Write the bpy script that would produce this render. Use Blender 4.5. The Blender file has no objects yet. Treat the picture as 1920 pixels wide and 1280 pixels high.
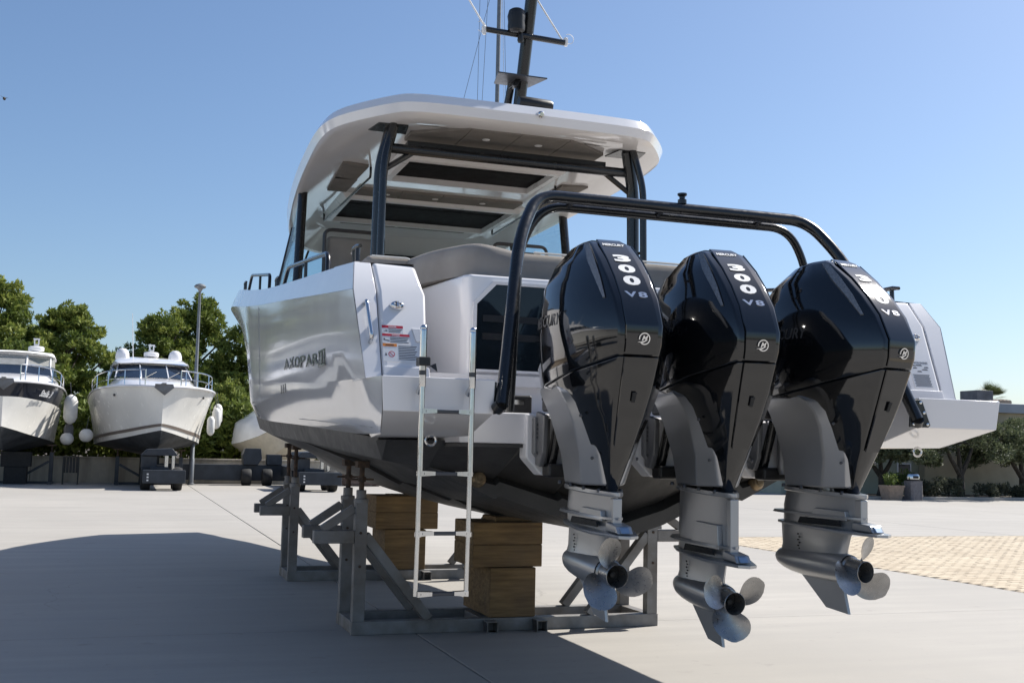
import bpy, bmesh, math, random
import numpy as np
from mathutils import Vector, Matrix
random.seed(7)
rng = np.random.default_rng(7)
R = math.radians
scene = bpy.context.scene
COL = scene.collection

# ------------------------------------------------------------------ camera
CAM_H = 1.5
cam_data = bpy.data.cameras.new('camera')
cam_data.sensor_width = 36.0
cam_data.lens = 36.0 * 2120.0 / 1920.0
cam_data.clip_start = 0.1
cam_data.clip_end = 3000.0
cam = bpy.data.objects.new('camera', cam_data)
COL.objects.link(cam)
YAW, ROLL = R(18.7), R(1.2)
PITCH = math.atan(208.0 * math.cos(ROLL) / 2120.0)
_F = Vector((math.sin(YAW) * math.cos(PITCH), math.cos(YAW) * math.cos(PITCH), math.sin(PITCH)))
_R0 = Vector((math.cos(YAW), -math.sin(YAW), 0.0))
_U0 = _R0.cross(_F)
_R = _R0 * math.cos(ROLL) + _U0 * math.sin(ROLL)
_U = _R.cross(_F)
cam.matrix_world = Matrix((( _R.x, _U.x, -_F.x, 0.0), (_R.y, _U.y, -_F.y, 0.0), (_R.z, _U.z, -_F.z, CAM_H), (0, 0, 0, 1)))
scene.camera = cam

# ------------------------------------------------------------------ sky, sun, exposure
SUN_TO = Vector((0.95, 0.30, 1.0)).normalized()
SUN_EL = math.asin(SUN_TO.z)
SUN_AZ = math.atan2(SUN_TO.x, SUN_TO.y)
world = bpy.data.worlds.new('World')
scene.world = world
world.use_nodes = True
wn = world.node_tree
wn.nodes.clear()
sky = wn.nodes.new('ShaderNodeTexSky')
sky.sky_type = 'NISHITA'
sky.sun_disc = False
sky.sun_elevation = SUN_EL
sky.sun_rotation = SUN_AZ
sky.altitude = 0.0
sky.air_density = 1.0
sky.dust_density = 1.0
sky.ozone_density = 5.0
bg = wn.nodes.new('ShaderNodeBackground')
bg.inputs['Strength'].default_value = 0.091
wo = wn.nodes.new('ShaderNodeOutputWorld')
wn.links.new(sky.outputs[0], bg.inputs[0])
wn.links.new(bg.outputs[0], wo.inputs[0])
sun_data = bpy.data.lights.new('sun', 'SUN')
sun_data.energy = 5.0
sun_data.angle = R(0.53)
sun_data.color = (1.0, 0.955, 0.88)
sun = bpy.data.objects.new('sun', sun_data)
COL.objects.link(sun)
sun.location = (20, 8, 30)
sun.rotation_euler = SUN_TO.to_track_quat('Z', 'Y').to_euler()
scene.view_settings.view_transform = 'Standard'
scene.view_settings.look = 'None'
scene.view_settings.exposure = 0.55
scene.view_settings.gamma = 1.0
scene.view_settings.use_curve_mapping = False
scene.cycles.max_bounces = 8
scene.cycles.transparent_max_bounces = 12
scene.cycles.caustics_reflective = False
scene.cycles.caustics_refractive = False

# ------------------------------------------------------------------ materials
M = {}
def nd(nt, kind, **kw):
    n = nt.nodes.new(kind)
    for k, v in kw.items():
        setattr(n, k, v)
    return n
def mixrgb(nt, fac, a, b, blend='MIX'):
    n = nt.nodes.new('ShaderNodeMix'); n.data_type = 'RGBA'; n.blend_type = blend
    for sock, val in ((n.inputs[0], fac), (n.inputs[6], a), (n.inputs[7], b)):
        if hasattr(val, 'links'):
            nt.links.new(val, sock)
        elif isinstance(val, (tuple, list)):
            sock.default_value = (val[0], val[1], val[2], 1.0)
        else:
            sock.default_value = val
    return n.outputs[2]
def noise(nt, vec, scale, detail=4.0, rough=0.55):
    n = nt.nodes.new('ShaderNodeTexNoise'); n.inputs['Scale'].default_value = scale
    n.inputs['Detail'].default_value = detail; n.inputs['Roughness'].default_value = rough
    if vec is not None: nt.links.new(vec, n.inputs['Vector'])
    return n.outputs['Fac']
def ramp(nt, fac, lo, hi, a=0.0, b=1.0):
    n = nt.nodes.new('ShaderNodeMapRange'); nt.links.new(fac, n.inputs[0])
    n.inputs[1].default_value = lo; n.inputs[2].default_value = hi
    n.inputs[3].default_value = a; n.inputs[4].default_value = b
    return n.outputs[0]
def stretch(nt, vec, s):
    n = nt.nodes.new('ShaderNodeMapping'); n.inputs['Scale'].default_value = s
    nt.links.new(vec, n.inputs['Vector']); return n.outputs[0]
def base(name):
    m = bpy.data.materials.new(name); m.use_nodes = True
    nt = m.node_tree; b = nt.nodes['Principled BSDF']
    M[name] = m
    return m, nt, b
def mat(name, col, rough=0.5, metal=0.0, var=0.12, scale=6.0, bump=0.0, bscale=60.0, coat=0.0, spec=0.5, rvar=0.08, col2=None, space='Object'):
    m, nt, b = base(name)
    tc = nd(nt, 'ShaderNodeTexCoord'); vec = tc.outputs['Object']
    if space == 'World': vec = nd(nt, 'ShaderNodeNewGeometry').outputs['Position']
    f = noise(nt, vec, scale, 5.0)
    c2 = col2 or tuple(c * (1.0 - 2.2 * var) for c in col)
    c1 = tuple(min(1.0, c * (1.0 + var)) for c in col)
    nt.links.new(mixrgb(nt, ramp(nt, f, 0.3, 0.7), c2, c1), b.inputs['Base Color'])
    f2 = noise(nt, vec, scale * 4.3, 4.0)
    nt.links.new(ramp(nt, f2, 0.3, 0.7, max(0.02, rough - rvar), min(1.0, rough + rvar)), b.inputs['Roughness'])
    b.inputs['Metallic'].default_value = metal
    b.inputs['Specular IOR Level'].default_value = spec
    b.inputs['Coat Weight'].default_value = coat
    b.inputs['Coat Roughness'].default_value = 0.04
    if bump > 0:
        bn = nd(nt, 'ShaderNodeBump'); bn.inputs['Strength'].default_value = bump
        bn.inputs['Distance'].default_value = 0.01
        nt.links.new(noise(nt, vec, bscale, 3.0), bn.inputs['Height'])
        nt.links.new(bn.outputs[0], b.inputs['Normal'])
    return m

mat('gelcoat', (0.80, 0.79, 0.80), 0.10, var=0.015, scale=1.2, coat=0.3, rvar=0.03)
mat('gelcoat_satin', (0.78, 0.77, 0.78), 0.32, var=0.02, scale=1.5)
mat('antifoul', (0.058, 0.056, 0.054), 0.55, var=0.24, scale=2.2, bump=0.15, bscale=40)
mat('black_metal', (0.012, 0.013, 0.015), 0.24, var=0.1, coat=0.2, rvar=0.05)
mat('black_plastic', (0.012, 0.012, 0.013), 0.45, var=0.15)
mat('cowl_black', (0.0055, 0.0062, 0.0075), 0.07, var=0.08, scale=30, coat=0.6, rvar=0.02)
mat('bracket_grey', (0.20, 0.20, 0.205), 0.4, metal=0.4, var=0.06)
mat('silver_paint', (0.40, 0.405, 0.415), 0.30, metal=0.6, var=0.02, scale=3, rvar=0.012)
mat('prop_steel', (0.34, 0.335, 0.33), 0.33, metal=0.85, var=0.08, scale=14, rvar=0.1)
mat('chrome', (0.78, 0.78, 0.78), 0.08, metal=1.0, var=0.03, rvar=0.03)
mat('stainless', (0.66, 0.66, 0.66), 0.16, metal=1.0, var=0.05, rvar=0.06)
mat('badge_white', (0.74, 0.74, 0.74), 0.6, var=0.03, spec=0.2)
mat('badge_grey', (0.055, 0.055, 0.06), 0.35, var=0.05)
mat('tone_on_tone', (0.045, 0.046, 0.05), 0.5, var=0.05)
mat('seam_grey', (0.30, 0.30, 0.31), 0.5, var=0.05)
mat('grille_grey', (0.24, 0.25, 0.27), 0.45, metal=0.2, var=0.25, scale=120)
mat('anode_blue', (0.25, 0.36, 0.52), 0.45, metal=0.3, var=0.08)
mat('rubber', (0.018, 0.018, 0.018), 0.75, var=0.2, scale=12)
mat('fabric_grey', (0.33, 0.305, 0.28), 0.92, var=0.10, scale=2.5, bump=0.5, bscale=420, spec=0.1)
mat('panel_grey', (0.22, 0.205, 0.19), 0.85, var=0.08, scale=4, bump=0.3, bscale=300, spec=0.15)
mat('piping', (0.62, 0.60, 0.56), 0.7, var=0.05)
mat('roof_mesh', (0.012, 0.012, 0.014), 0.85, var=0.2, scale=3, spec=0.2)
mat('teak_deck', (0.28, 0.22, 0.16), 0.75, var=0.12, scale=3)
mat('red_print', (0.55, 0.02, 0.05), 0.5, var=0.03)
mat('orange_print', (0.78, 0.25, 0.04), 0.5, var=0.03)
mat('ink', (0.05, 0.05, 0.06), 0.5, var=0.05)
mat('decal_white', (0.80, 0.80, 0.81), 0.3, var=0.01)
mat('bronze', (0.30, 0.22, 0.13), 0.5, metal=0.6, var=0.25, scale=25)
mat('rust_iron', (0.10, 0.062, 0.04), 0.85, var=0.3, scale=22, bump=0.6, bscale=60, col2=(0.035, 0.03, 0.028))
mat('galvanised', (0.25, 0.25, 0.25), 0.6, metal=0.25, var=0.1, scale=4, col2=(0.165, 0.145, 0.125), bump=0.2, bscale=50, rvar=0.12)
mat('navy_steel', (0.030, 0.037, 0.048), 0.5, var=0.18, scale=3, rvar=0.1)
mat('blue_band', (0.008, 0.011, 0.022), 0.15, var=0.05, coat=0.3)
mat('brown_band', (0.16, 0.13, 0.11), 0.35, var=0.05)
mat('fender_white', (0.70, 0.69, 0.66), 0.42, var=0.06, scale=5)
mat('fender_grey', (0.12, 0.125, 0.14), 0.6, var=0.08)
mat('canvas_white', (0.70, 0.70, 0.69), 0.8, var=0.05, scale=3)
mat('shrink_wrap', (0.80, 0.80, 0.79), 0.38, var=0.06, scale=1.2, bump=0.8, bscale=7)
mat('wrap_hull', (0.58, 0.54, 0.45), 0.5, var=0.05)
mat('lamp_metal', (0.20, 0.21, 0.22), 0.5, metal=0.5, var=0.08)
mat('bark', (0.085, 0.065, 0.05), 0.95, var=0.3, scale=6, bump=0.8, bscale=22)
mat('bark_olive', (0.07, 0.06, 0.05), 0.95, var=0.3, scale=8, bump=0.8, bscale=30)
mat('bin_grey', (0.22, 0.20, 0.20), 0.8, var=0.12, scale=12, bump=0.4, bscale=90)
mat('terracotta', (0.33, 0.25, 0.19), 0.85, var=0.12, scale=8)
mat('cream_plaster', (0.42, 0.36, 0.25), 0.9, var=0.08, scale=0.8, bump=0.3, bscale=30)
mat('green_plaster', (0.36, 0.38, 0.30), 0.9, var=0.08, scale=0.8, bump=0.3, bscale=30)
mat('roof_coping', (0.30, 0.33, 0.37), 0.6, var=0.05, scale=1.5)
mat('chimney_grey', (0.13, 0.125, 0.13), 0.85, var=0.15, scale=3)
mat('roof_tile', (0.32, 0.25, 0.19), 0.8, var=0.12, scale=6)
mat('crate_wood', (0.20, 0.14, 0.11), 0.85, var=0.15, scale=4)
mat('soil', (0.09, 0.07, 0.05), 0.95, var=0.25, scale=5)
mat('hull_off_white', (0.82, 0.80, 0.75), 0.22, var=0.03, scale=1.0, coat=0.1)
mat('bottom_paint', (0.055, 0.060, 0.066), 0.7, var=0.28, scale=1.6)
mat('bird_dark', (0.05, 0.045, 0.04), 0.8)

def glassy(name, tint, alpha, rough=0.02):
    m, nt, b = base(name)
    nt.nodes.remove(b)
    out = [n for n in nt.nodes if n.type == 'OUTPUT_MATERIAL'][0]
    tr = nd(nt, 'ShaderNodeBsdfTransparent'); tr.inputs[0].default_value = (*tint, 1)
    gl = nd(nt, 'ShaderNodeBsdfGlossy'); gl.inputs['Roughness'].default_value = rough
    df = nd(nt, 'ShaderNodeBsdfDiffuse'); df.inputs[0].default_value = (tint[0] * .7, tint[1] * .7, tint[2] * .7, 1)
    f = nd(nt, 'ShaderNodeLayerWeight'); f.inputs[0].default_value = 0.12
    tc = nd(nt, 'ShaderNodeTexCoord')
    mx = nd(nt, 'ShaderNodeMixShader'); m2 = nd(nt, 'ShaderNodeMixShader')
    nt.links.new(ramp(nt, noise(nt, tc.outputs['Object'], 3.0), 0.3, 0.7, alpha * 0.8, alpha * 1.2), m2.inputs[0])
    nt.links.new(tr.outputs[0], m2.inputs[1]); nt.links.new(df.outputs[0], m2.inputs[2])
    nt.links.new(ramp(nt, f.outputs['Facing'], 0.0, 1.0, 0.04, 0.55), mx.inputs[0]); nt.links.new(m2.outputs[0], mx.inputs[1]); nt.links.new(gl.outputs[0], mx.inputs[2])
    nt.links.new(mx.outputs[0], out.inputs[0])
    return m
glassy('glass_blue', (0.80, 0.90, 0.93), 0.04)
glassy('clear_vinyl', (0.80, 0.80, 0.78), 0.45, 0.12)
mat('dark_glass', (0.008, 0.013, 0.018), 0.04, var=0.1, scale=2.0, rvar=0.015)
mat('boat_window', (0.02, 0.03, 0.05), 0.06, var=0.2, scale=0.8, rvar=0.02)

# concrete yard: world-space stains, trowel streaks, fine grain
def concrete(name, col, dark):
    m, nt, b = base(name)
    P = nd(nt, 'ShaderNodeNewGeometry').outputs['Position']
    big = ramp(nt, noise(nt, P, 0.22, 6.0, 0.6), 0.32, 0.68)
    streak = ramp(nt, noise(nt, stretch(nt, P, (0.35, 2.6, 1.0)), 1.1, 6.0, 0.62), 0.30, 0.72)
    grain = ramp(nt, noise(nt, P, 55.0, 3.0), 0.25, 0.75)
    spot = ramp(nt, noise(nt, P, 1.7, 3.0, 0.7), 0.66, 0.74)
    c = mixrgb(nt, big, tuple(x * 0.80 for x in col), col)
    c = mixrgb(nt, streak, tuple(x * 0.74 for x in col), c)
    c = mixrgb(nt, ramp(nt, grain, 0, 1, 0.16, 0.0), c, tuple(x * 0.6 for x in col))
    c = mixrgb(nt, ramp(nt, spot, 0, 1, 0.0, 0.5), c, dark)
    blot = ramp(nt, noise(nt, stretch(nt, P, (0.6, 1.0, 1.0)), 0.55, 7.0, 0.72), 0.52, 0.72)
    c = mixrgb(nt, ramp(nt, blot, 0, 1, 0.0, 0.45), c, tuple(x * 0.72 for x in col))
    pits = ramp(nt, noise(nt, P, 9.0, 2.0, 0.5), 0.71, 0.75)
    c = mixrgb(nt, ramp(nt, pits, 0, 1, 0.0, 0.40), c, dark)
    vo = nd(nt, 'ShaderNodeTexVoronoi'); vo.feature = 'DISTANCE_TO_EDGE'; vo.inputs['Scale'].default_value = 0.16
    wv = nd(nt, 'ShaderNodeVectorMath', operation='ADD'); nz = nd(nt, 'ShaderNodeTexNoise'); nz.inputs['Scale'].default_value = 1.3; nz.inputs['Detail'].default_value = 6.0
    nt.links.new(P, nz.inputs['Vector']); nt.links.new(P, wv.inputs[0]); nt.links.new(nz.outputs['Color'], wv.inputs[1]); nt.links.new(wv.outputs[0], vo.inputs['Vector'])
    crack = ramp(nt, vo.outputs['Distance'], 0.0, 0.0022, 1.0, 0.0)
    gate = ramp(nt, noise(nt, P, 0.3, 2.0), 0.50, 0.58)
    cm = nd(nt, 'ShaderNodeMath', operation='MULTIPLY'); nt.links.new(crack, cm.inputs[0]); nt.links.new(gate, cm.inputs[1])
    c = mixrgb(nt, ramp(nt, cm.outputs[0], 0, 1, 0.0, 0.45), c, tuple(x * 0.4 for x in col))
    nt.links.new(c, b.inputs['Base Color'])
    nt.links.new(ramp(nt, streak, 0, 1, 0.72, 0.9), b.inputs['Roughness'])
    b.inputs['Specular IOR Level'].default_value = 0.3
    bn = nd(nt, 'ShaderNodeBump'); bn.inputs['Strength'].default_value = 0.25; bn.inputs['Distance'].default_value = 0.006
    nt.links.new(noise(nt, stretch(nt, P, (1.0, 3.0, 1.0)), 22.0, 6.0, 0.65), bn.inputs['Height'])
    nt.links.new(bn.outputs[0], b.inputs['Normal'])
concrete('concrete', (0.448, 0.424, 0.390), (0.25, 0.235, 0.215))
concrete('joint_concrete', (0.16, 0.15, 0.14), (0.09, 0.085, 0.08))

def pavermat():
    m, nt, b = base('paver')
    P = nd(nt, 'ShaderNodeNewGeometry').outputs['Position']
    sc = nd(nt, 'ShaderNodeVectorMath', operation='FLOOR')
    nt.links.new(stretch(nt, P, (5.0, 10.0, 0.0)), sc.inputs[0])
    wn_ = nd(nt, 'ShaderNodeTexWhiteNoise'); nt.links.new(sc.outputs[0], wn_.inputs['Vector'])
    c = mixrgb(nt, wn_.outputs['Value'], (0.44, 0.36, 0.26), (0.56, 0.48, 0.36))
    c = mixrgb(nt, ramp(nt, noise(nt, P, 0.6, 4.0), 0.4, 0.7, 0.0, 0.35), c, (0.33, 0.27, 0.20))
    nt.links.new(c, b.inputs['Base Color']); b.inputs['Roughness'].default_value = 0.9
pavermat()

def timber():
    m, nt, b = base('timber')
    tc = nd(nt, 'ShaderNodeTexCoord').outputs['Object']
    g = noise(nt, stretch(nt, tc, (1.2, 9.0, 14.0)), 2.2, 6.0, 0.6)
    k = noise(nt, tc, 1.7, 3.0)
    c = mixrgb(nt, ramp(nt, g, 0.3, 0.7), (0.115, 0.068, 0.027), (0.27, 0.17, 0.072))
    c = mixrgb(nt, ramp(nt, k, 0.45, 0.75, 0.0, 0.6), c, (0.12, 0.085, 0.055))
    nt.links.new(c, b.inputs['Base Color']); b.inputs['Roughness'].default_value = 0.85
    bn = nd(nt, 'ShaderNodeBump'); bn.inputs['Strength'].default_value = 0.6; bn.inputs['Distance'].default_value = 0.01
    nt.links.new(g, bn.inputs['Height']); nt.links.new(bn.outputs[0], b.inputs['Normal'])
timber()

def stained_wall():
    m, nt, b = base('stained_wall')
    P = nd(nt, 'ShaderNodeNewGeometry').outputs['Position']
    drip = ramp(nt, noise(nt, stretch(nt, P, (1.6, 1.6, 0.25)), 1.2, 5.0), 0.42, 0.66)
    c = mixrgb(nt, drip, (0.52, 0.46, 0.37), (0.27, 0.23, 0.18))
    c = mixrgb(nt, ramp(nt, noise(nt, P, 5.0, 5.0), 0.4, 0.7, 0.0, 0.4), c, (0.34, 0.30, 0.24))
    nt.links.new(c, b.inputs['Base Color']); b.inputs['Roughness'].default_value = 0.92
stained_wall()

def leafmat(name, dark, mid, light):
    m, nt, b = base(name)
    at = nd(nt, 'ShaderNodeAttribute'); at.attribute_name = 'tone'
    c = mixrgb(nt, ramp(nt, at.outputs['Fac'], 0.0, 0.5), dark, mid)
    c = mixrgb(nt, ramp(nt, at.outputs['Fac'], 0.5, 1.0), c, light)
    nt.links.new(c, b.inputs['Base Color'])
    b.inputs['Roughness'].default_value = 0.6
    b.inputs['Specular IOR Level'].default_value = 0.25
    tr = nd(nt, 'ShaderNodeBsdfTranslucent'); nt.links.new(c, tr.inputs[0])
    mx = nd(nt, 'ShaderNodeMixShader'); mx.inputs[0].default_value = 0.30
    out = [n for n in nt.nodes if n.type == 'OUTPUT_MATERIAL'][0]
    nt.links.new(b.outputs[0], mx.inputs[1]); nt.links.new(tr.outputs[0], mx.inputs[2]); nt.links.new(mx.outputs[0], out.inputs[0])
leafmat('pine_leaf', (0.070, 0.105, 0.024), (0.150, 0.195, 0.040), (0.30, 0.33, 0.08))
leafmat('olive_leaf', (0.055, 0.070, 0.036), (0.10, 0.12, 0.062), (0.20, 0.22, 0.13))
leafmat('shrub_leaf', (0.045, 0.075, 0.020), (0.09, 0.135, 0.035), (0.17, 0.21, 0.06))
leafmat('grey_shrub', (0.05, 0.058, 0.04), (0.085, 0.095, 0.065), (0.15, 0.155, 0.105))
leafmat('palm_leaf', (0.045, 0.06, 0.022), (0.085, 0.105, 0.04), (0.15, 0.165, 0.07))

# ------------------------------------------------------------------ mesh helpers
def V(*a): return Vector(a)
def fillet(pts, rad, n=5):
    pts = [Vector(p) for p in pts]; out = [pts[0]]
    for i in range(1, len(pts) - 1):
        a, b, c = pts[i - 1], pts[i], pts[i + 1]
        r = rad[i] if isinstance(rad, (list, tuple)) else rad
        d1 = (a - b); d2 = (c - b); r = min(r, d1.length * .49, d2.length * .49)
        if r < 1e-4: out.append(b); continue
        p0 = b + d1.normalized() * r; p1 = b + d2.normalized() * r
        for k in range(n + 1):
            t = k / n; out.append(p0 * (1 - t) ** 2 + b * 2 * t * (1 - t) + p1 * t * t)
    out.append(pts[-1]); return out

class MB:
    def __init__(self): self.v = []; self.f = []
    def add(self, vs, fs):
        o = len(self.v); self.v += [Vector(p) for p in vs]; self.f += [tuple(i + o for i in q) for q in fs]; return self
    def box(self, x0, x1, y0, y1, z0, z1):
        vs = [(x, y, z) for z in (z0, z1) for y in (y0, y1) for x in (x0, x1)]
        return self.add(vs, [(0, 2, 3, 1), (4, 5, 7, 6), (0, 1, 5, 4), (2, 6, 7, 3), (0, 4, 6, 2), (1, 3, 7, 5)])
    def bar(self, p0, p1, w, h, up=(0, 0, 1)):
        p0, p1 = Vector(p0), Vector(p1); d = (p1 - p0).normalized(); up = Vector(up)
        s = d.cross(up)
        if s.length < 1e-4: s = d.cross(Vector((0, 1, 0)))
        s.normalize(); t = s.cross(d).normalized()
        vs = [p + s * (a * w / 2) + t * (b * h / 2) for p in (p0, p1) for a, b in ((-1, -1), (1, -1), (1, 1), (-1, 1))]
        return self.add(vs, [(3, 2, 1, 0), (4, 5, 6, 7), (0, 1, 5, 4), (1, 2, 6, 5), (2, 3, 7, 6), (3, 0, 4, 7)])
    def tube(self, pts, r, n=10, cap=True):
        pts = [Vector(p) for p in pts]; m = len(pts)
        rs = r if isinstance(r, (list, tuple)) else [r] * m
        tang = []
        for i in range(m):
            a = pts[max(0, i - 1)]; b = pts[min(m - 1, i + 1)]; tang.append((b - a).normalized())
        ref = Vector((0, 0, 1)) if abs(tang[0].z) < 0.9 else Vector((1, 0, 0))
        s = tang[0].cross(ref).normalized(); rings = []
        for i in range(m):
            s = (s - tang[i] * s.dot(tang[i])).normalized(); t = tang[i].cross(s)
            rings.append([pts[i] + (s * math.cos(2 * math.pi * k / n) + t * math.sin(2 * math.pi * k / n)) * rs[i] for k in range(n)])
        return self.loft(rings, True, cap, cap)
    def loft(self, rings, closed=True, cap0=True, cap1=True):
        n = len(rings[0]); vs = [p for r_ in rings for p in r_]; fs = []
        for i in range(len(rings) - 1):
            for k in range(n if closed else n - 1):
                a = i * n + k; b = i * n + (k + 1) % n
                fs.append((a, b, b + n, a + n))
        if cap0: fs.append(tuple(reversed(range(n))))
        if cap1: fs.append(tuple((len(rings) - 1) * n + k for k in range(n)))
        return self.add(vs, fs)
    def prism(self, poly, d):
        poly = [Vector(p) for p in poly]; d = Vector(d); n = len(poly)
        return self.loft([poly, [p + d for p in poly]], True, True, True)
    def lathe(self, prof, c=(0, 0, 0), axis=(0, 0, 1), n=20, cap=True):
        c = Vector(c); ax = Vector(axis).normalized()
        ref = Vector((0, 0, 1)) if abs(ax.z) < 0.9 else Vector((1, 0, 0))
        s = ax.cross(ref).normalized(); t = ax.cross(s)
        rings = [[c + ax * z + (s * math.cos(2 * math.pi * k / n) + t * math.sin(2 * math.pi * k / n)) * r for k in range(n)] for r, z in prof]
        return self.loft(rings, True, cap, cap)
    def ball(self, c, rad, n=14, m=9):
        c = Vector(c); rad = Vector(rad) if not isinstance(rad, (int, float)) else Vector((rad,) * 3)
        rings = []
        for i in range(1, m):
            a = math.pi * i / m - math.pi / 2
            rings.append([c + Vector((rad.x * math.cos(a) * math.cos(2 * math.pi * k / n), rad.y * math.cos(a) * math.sin(2 * math.pi * k / n), rad.z * math.sin(a))) for k in range(n)])
        return self.loft(rings)
    def xf(self, mtx):
        self.v = [mtx @ p for p in self.v]; return self
    def build(self, name, material, parent=None, smooth=40, bevel=0.0, seg=2, org=None, alim=22, hard=True):
        me = bpy.data.meshes.new(name)
        o = Vector(org) if org is not None else Vector((0, 0, 0))
        me.from_pydata([tuple(p - o) for p in self.v], [], self.f)
        bm = bmesh.new(); bm.from_mesh(me)
        bmesh.ops.remove_doubles(bm, verts=bm.verts, dist=1e-5)
        bmesh.ops.recalc_face_normals(bm, faces=bm.faces)
        bm.to_mesh(me); bm.free()
        me.materials.append(M[material])
        ob = bpy.data.objects.new(name, me); COL.objects.link(ob)
        if smooth is not None:
            for p in me.polygons: p.use_smooth = True
            if bevel <= 0: me.set_sharp_from_angle(angle=R(smooth))
        if bevel > 0:
            b = ob.modifiers.new('bevel', 'BEVEL'); b.width = bevel; b.segments = seg; b.limit_method = 'ANGLE'; b.angle_limit = R(alim); b.harden_normals = hard
        if parent is not None: ob.parent = parent
        return ob

def thing(name, label, cat, loc=(0, 0, 0), rz=0.0, group=None):
    o = bpy.data.objects.new(name, None); o.empty_display_size = 0.3; COL.objects.link(o)
    o.location = loc; o.rotation_euler = (0, 0, rz)
    o['label'] = label; o['category'] = cat
    if group: o['group'] = group
    return o
def tag(o, label, cat, group=None):
    o['label'] = label; o['category'] = cat
    if group: o['group'] = group
    return o
def copy_tree(o, parent=None):
    c = o.copy(); COL.objects.link(c); c.parent = parent
    for ch in list(o.children): copy_tree(ch, c)
    return c

_tc = {}
def text_geo(s, bold=0.0, shear=0.0, spacing=1.0):
    key = (s, bold, shear, spacing)
    if key in _tc: return _tc[key]
    cu = bpy.data.curves.new('t', 'FONT'); cu.body = s; cu.size = 1.0; cu.align_x = 'CENTER'; cu.align_y = 'CENTER'
    cu.offset = bold; cu.shear = shear; cu.space_character = spacing; cu.extrude = 0.02; cu.resolution_u = 3
    ob = bpy.data.objects.new('t', cu); COL.objects.link(ob)
    bpy.context.view_layer.update()
    dg = bpy.context.evaluated_depsgraph_get()
    me = ob.evaluated_get(dg).to_mesh()
    vs = [v.co.copy() for v in me.vertices]; fs = [tuple(p.vertices) for p in me.polygons]
    ob.evaluated_get(dg).to_mesh_clear()
    bpy.data.objects.remove(ob); bpy.data.curves.remove(cu)
    xs = [v.x for v in vs]; ys = [v.y for v in vs]
    cx, cy = (min(xs) + max(xs)) / 2, (min(ys) + max(ys)) / 2
    vs = [Vector((v.x - cx, v.y - cy, v.z)) for v in vs]
    _tc[key] = (vs, fs, max(xs) - min(xs), max(ys) - min(ys)); return _tc[key]
def put_text(mb, s, c, right, up, width, height, thick=0.0015, **kw):
    vs, fs, w, h = text_geo(s, **kw)
    c = Vector(c); right = Vector(right).normalized(); up = Vector(up).normalized(); n = right.cross(up)
    mb.add([c + right * (v.x / w * width) + up * (v.y / h * height) + n * (v.z / 0.02 * thick) for v in vs], fs)
# ------------------------------------------------------------------ setting: yard, slabs, pavers
def plane_obj(name, x0, x1, y0, y1, z, m):
    mb = MB(); mb.add([(x0, y0, z), (x1, y0, z), (x1, y1, z), (x0, y1, z)], [(0, 1, 2, 3)])
    o = mb.build(name, m, smooth=None); o['kind'] = 'structure'; return o
ground = plane_obj('ground', -900, 900, -300, 1500, -0.04, 'joint_concrete')
PX0, PY1 = 10.0, 19.15
SX, SY = 7.65, 4.8
slab_cache = {}
def slab(x0, x1, y0, y1):
    key = (round(x1 - x0, 3), round(y1 - y0, 3))
    if key not in slab_cache:
        w, d = (x1 - x0) / 2, (y1 - y0) / 2; c = 0.004
        mb = MB()
        r0 = [(-w, -d, -0.04), (w, -d, -0.04), (w, d, -0.04), (-w, d, -0.04)]
        r1 = [(-w, -d, -c), (w, -d, -c), (w, d, -c), (-w, d, -c)]
        r2 = [(-w + c, -d + c, 0), (w - c, -d + c, 0), (w - c, d - c, 0), (-w + c, d - c, 0)]
        mb.loft([r0, r1, r2], True, False, True)
        o = mb.build('concrete_slab', 'concrete', ground, smooth=None); slab_cache[key] = o
        first = True
    else:
        o = slab_cache[key].copy(); COL.objects.link(o)
    o.location = ((x0 + x1) / 2, (y0 + y1) / 2, 0); o.parent = ground
gx, gy_ = 0.009, 0.003
for i in range(-4, 7):
    for j in range(-4, 7):
        x0, x1 = 2.35 + i * SX, 2.35 + (i + 1) * SX
        y0, y1 = PY1 + j * SY, PY1 + (j + 1) * SY
        if x0 > PX0 - 0.1 and y1 < PY1 + 0.1 and x0 < 24: continue
        slab(x0 + gx, x1 - gx, y0 + gy_, y1 - gy_)
# one wide pour beyond the joints that can be told apart, and behind the camera
for (x0, x1, y0, y1) in ((-260, 2.35 - 4 * SX, -60, 52.75), (2.35 + 7 * SX, 300, -60, 52.75), (-28.25, 55.9, -60, -0.05)):
    mb = MB(); mb.box(x0 + .01, x1 - .01, y0 + .01, y1 - .01, -0.04, -0.001); mb.build('concrete_slab', 'concrete', ground, smooth=None)
earth = plane_obj('terrain', -260, 300, 52.76, 400, -0.012, 'soil')

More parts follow.
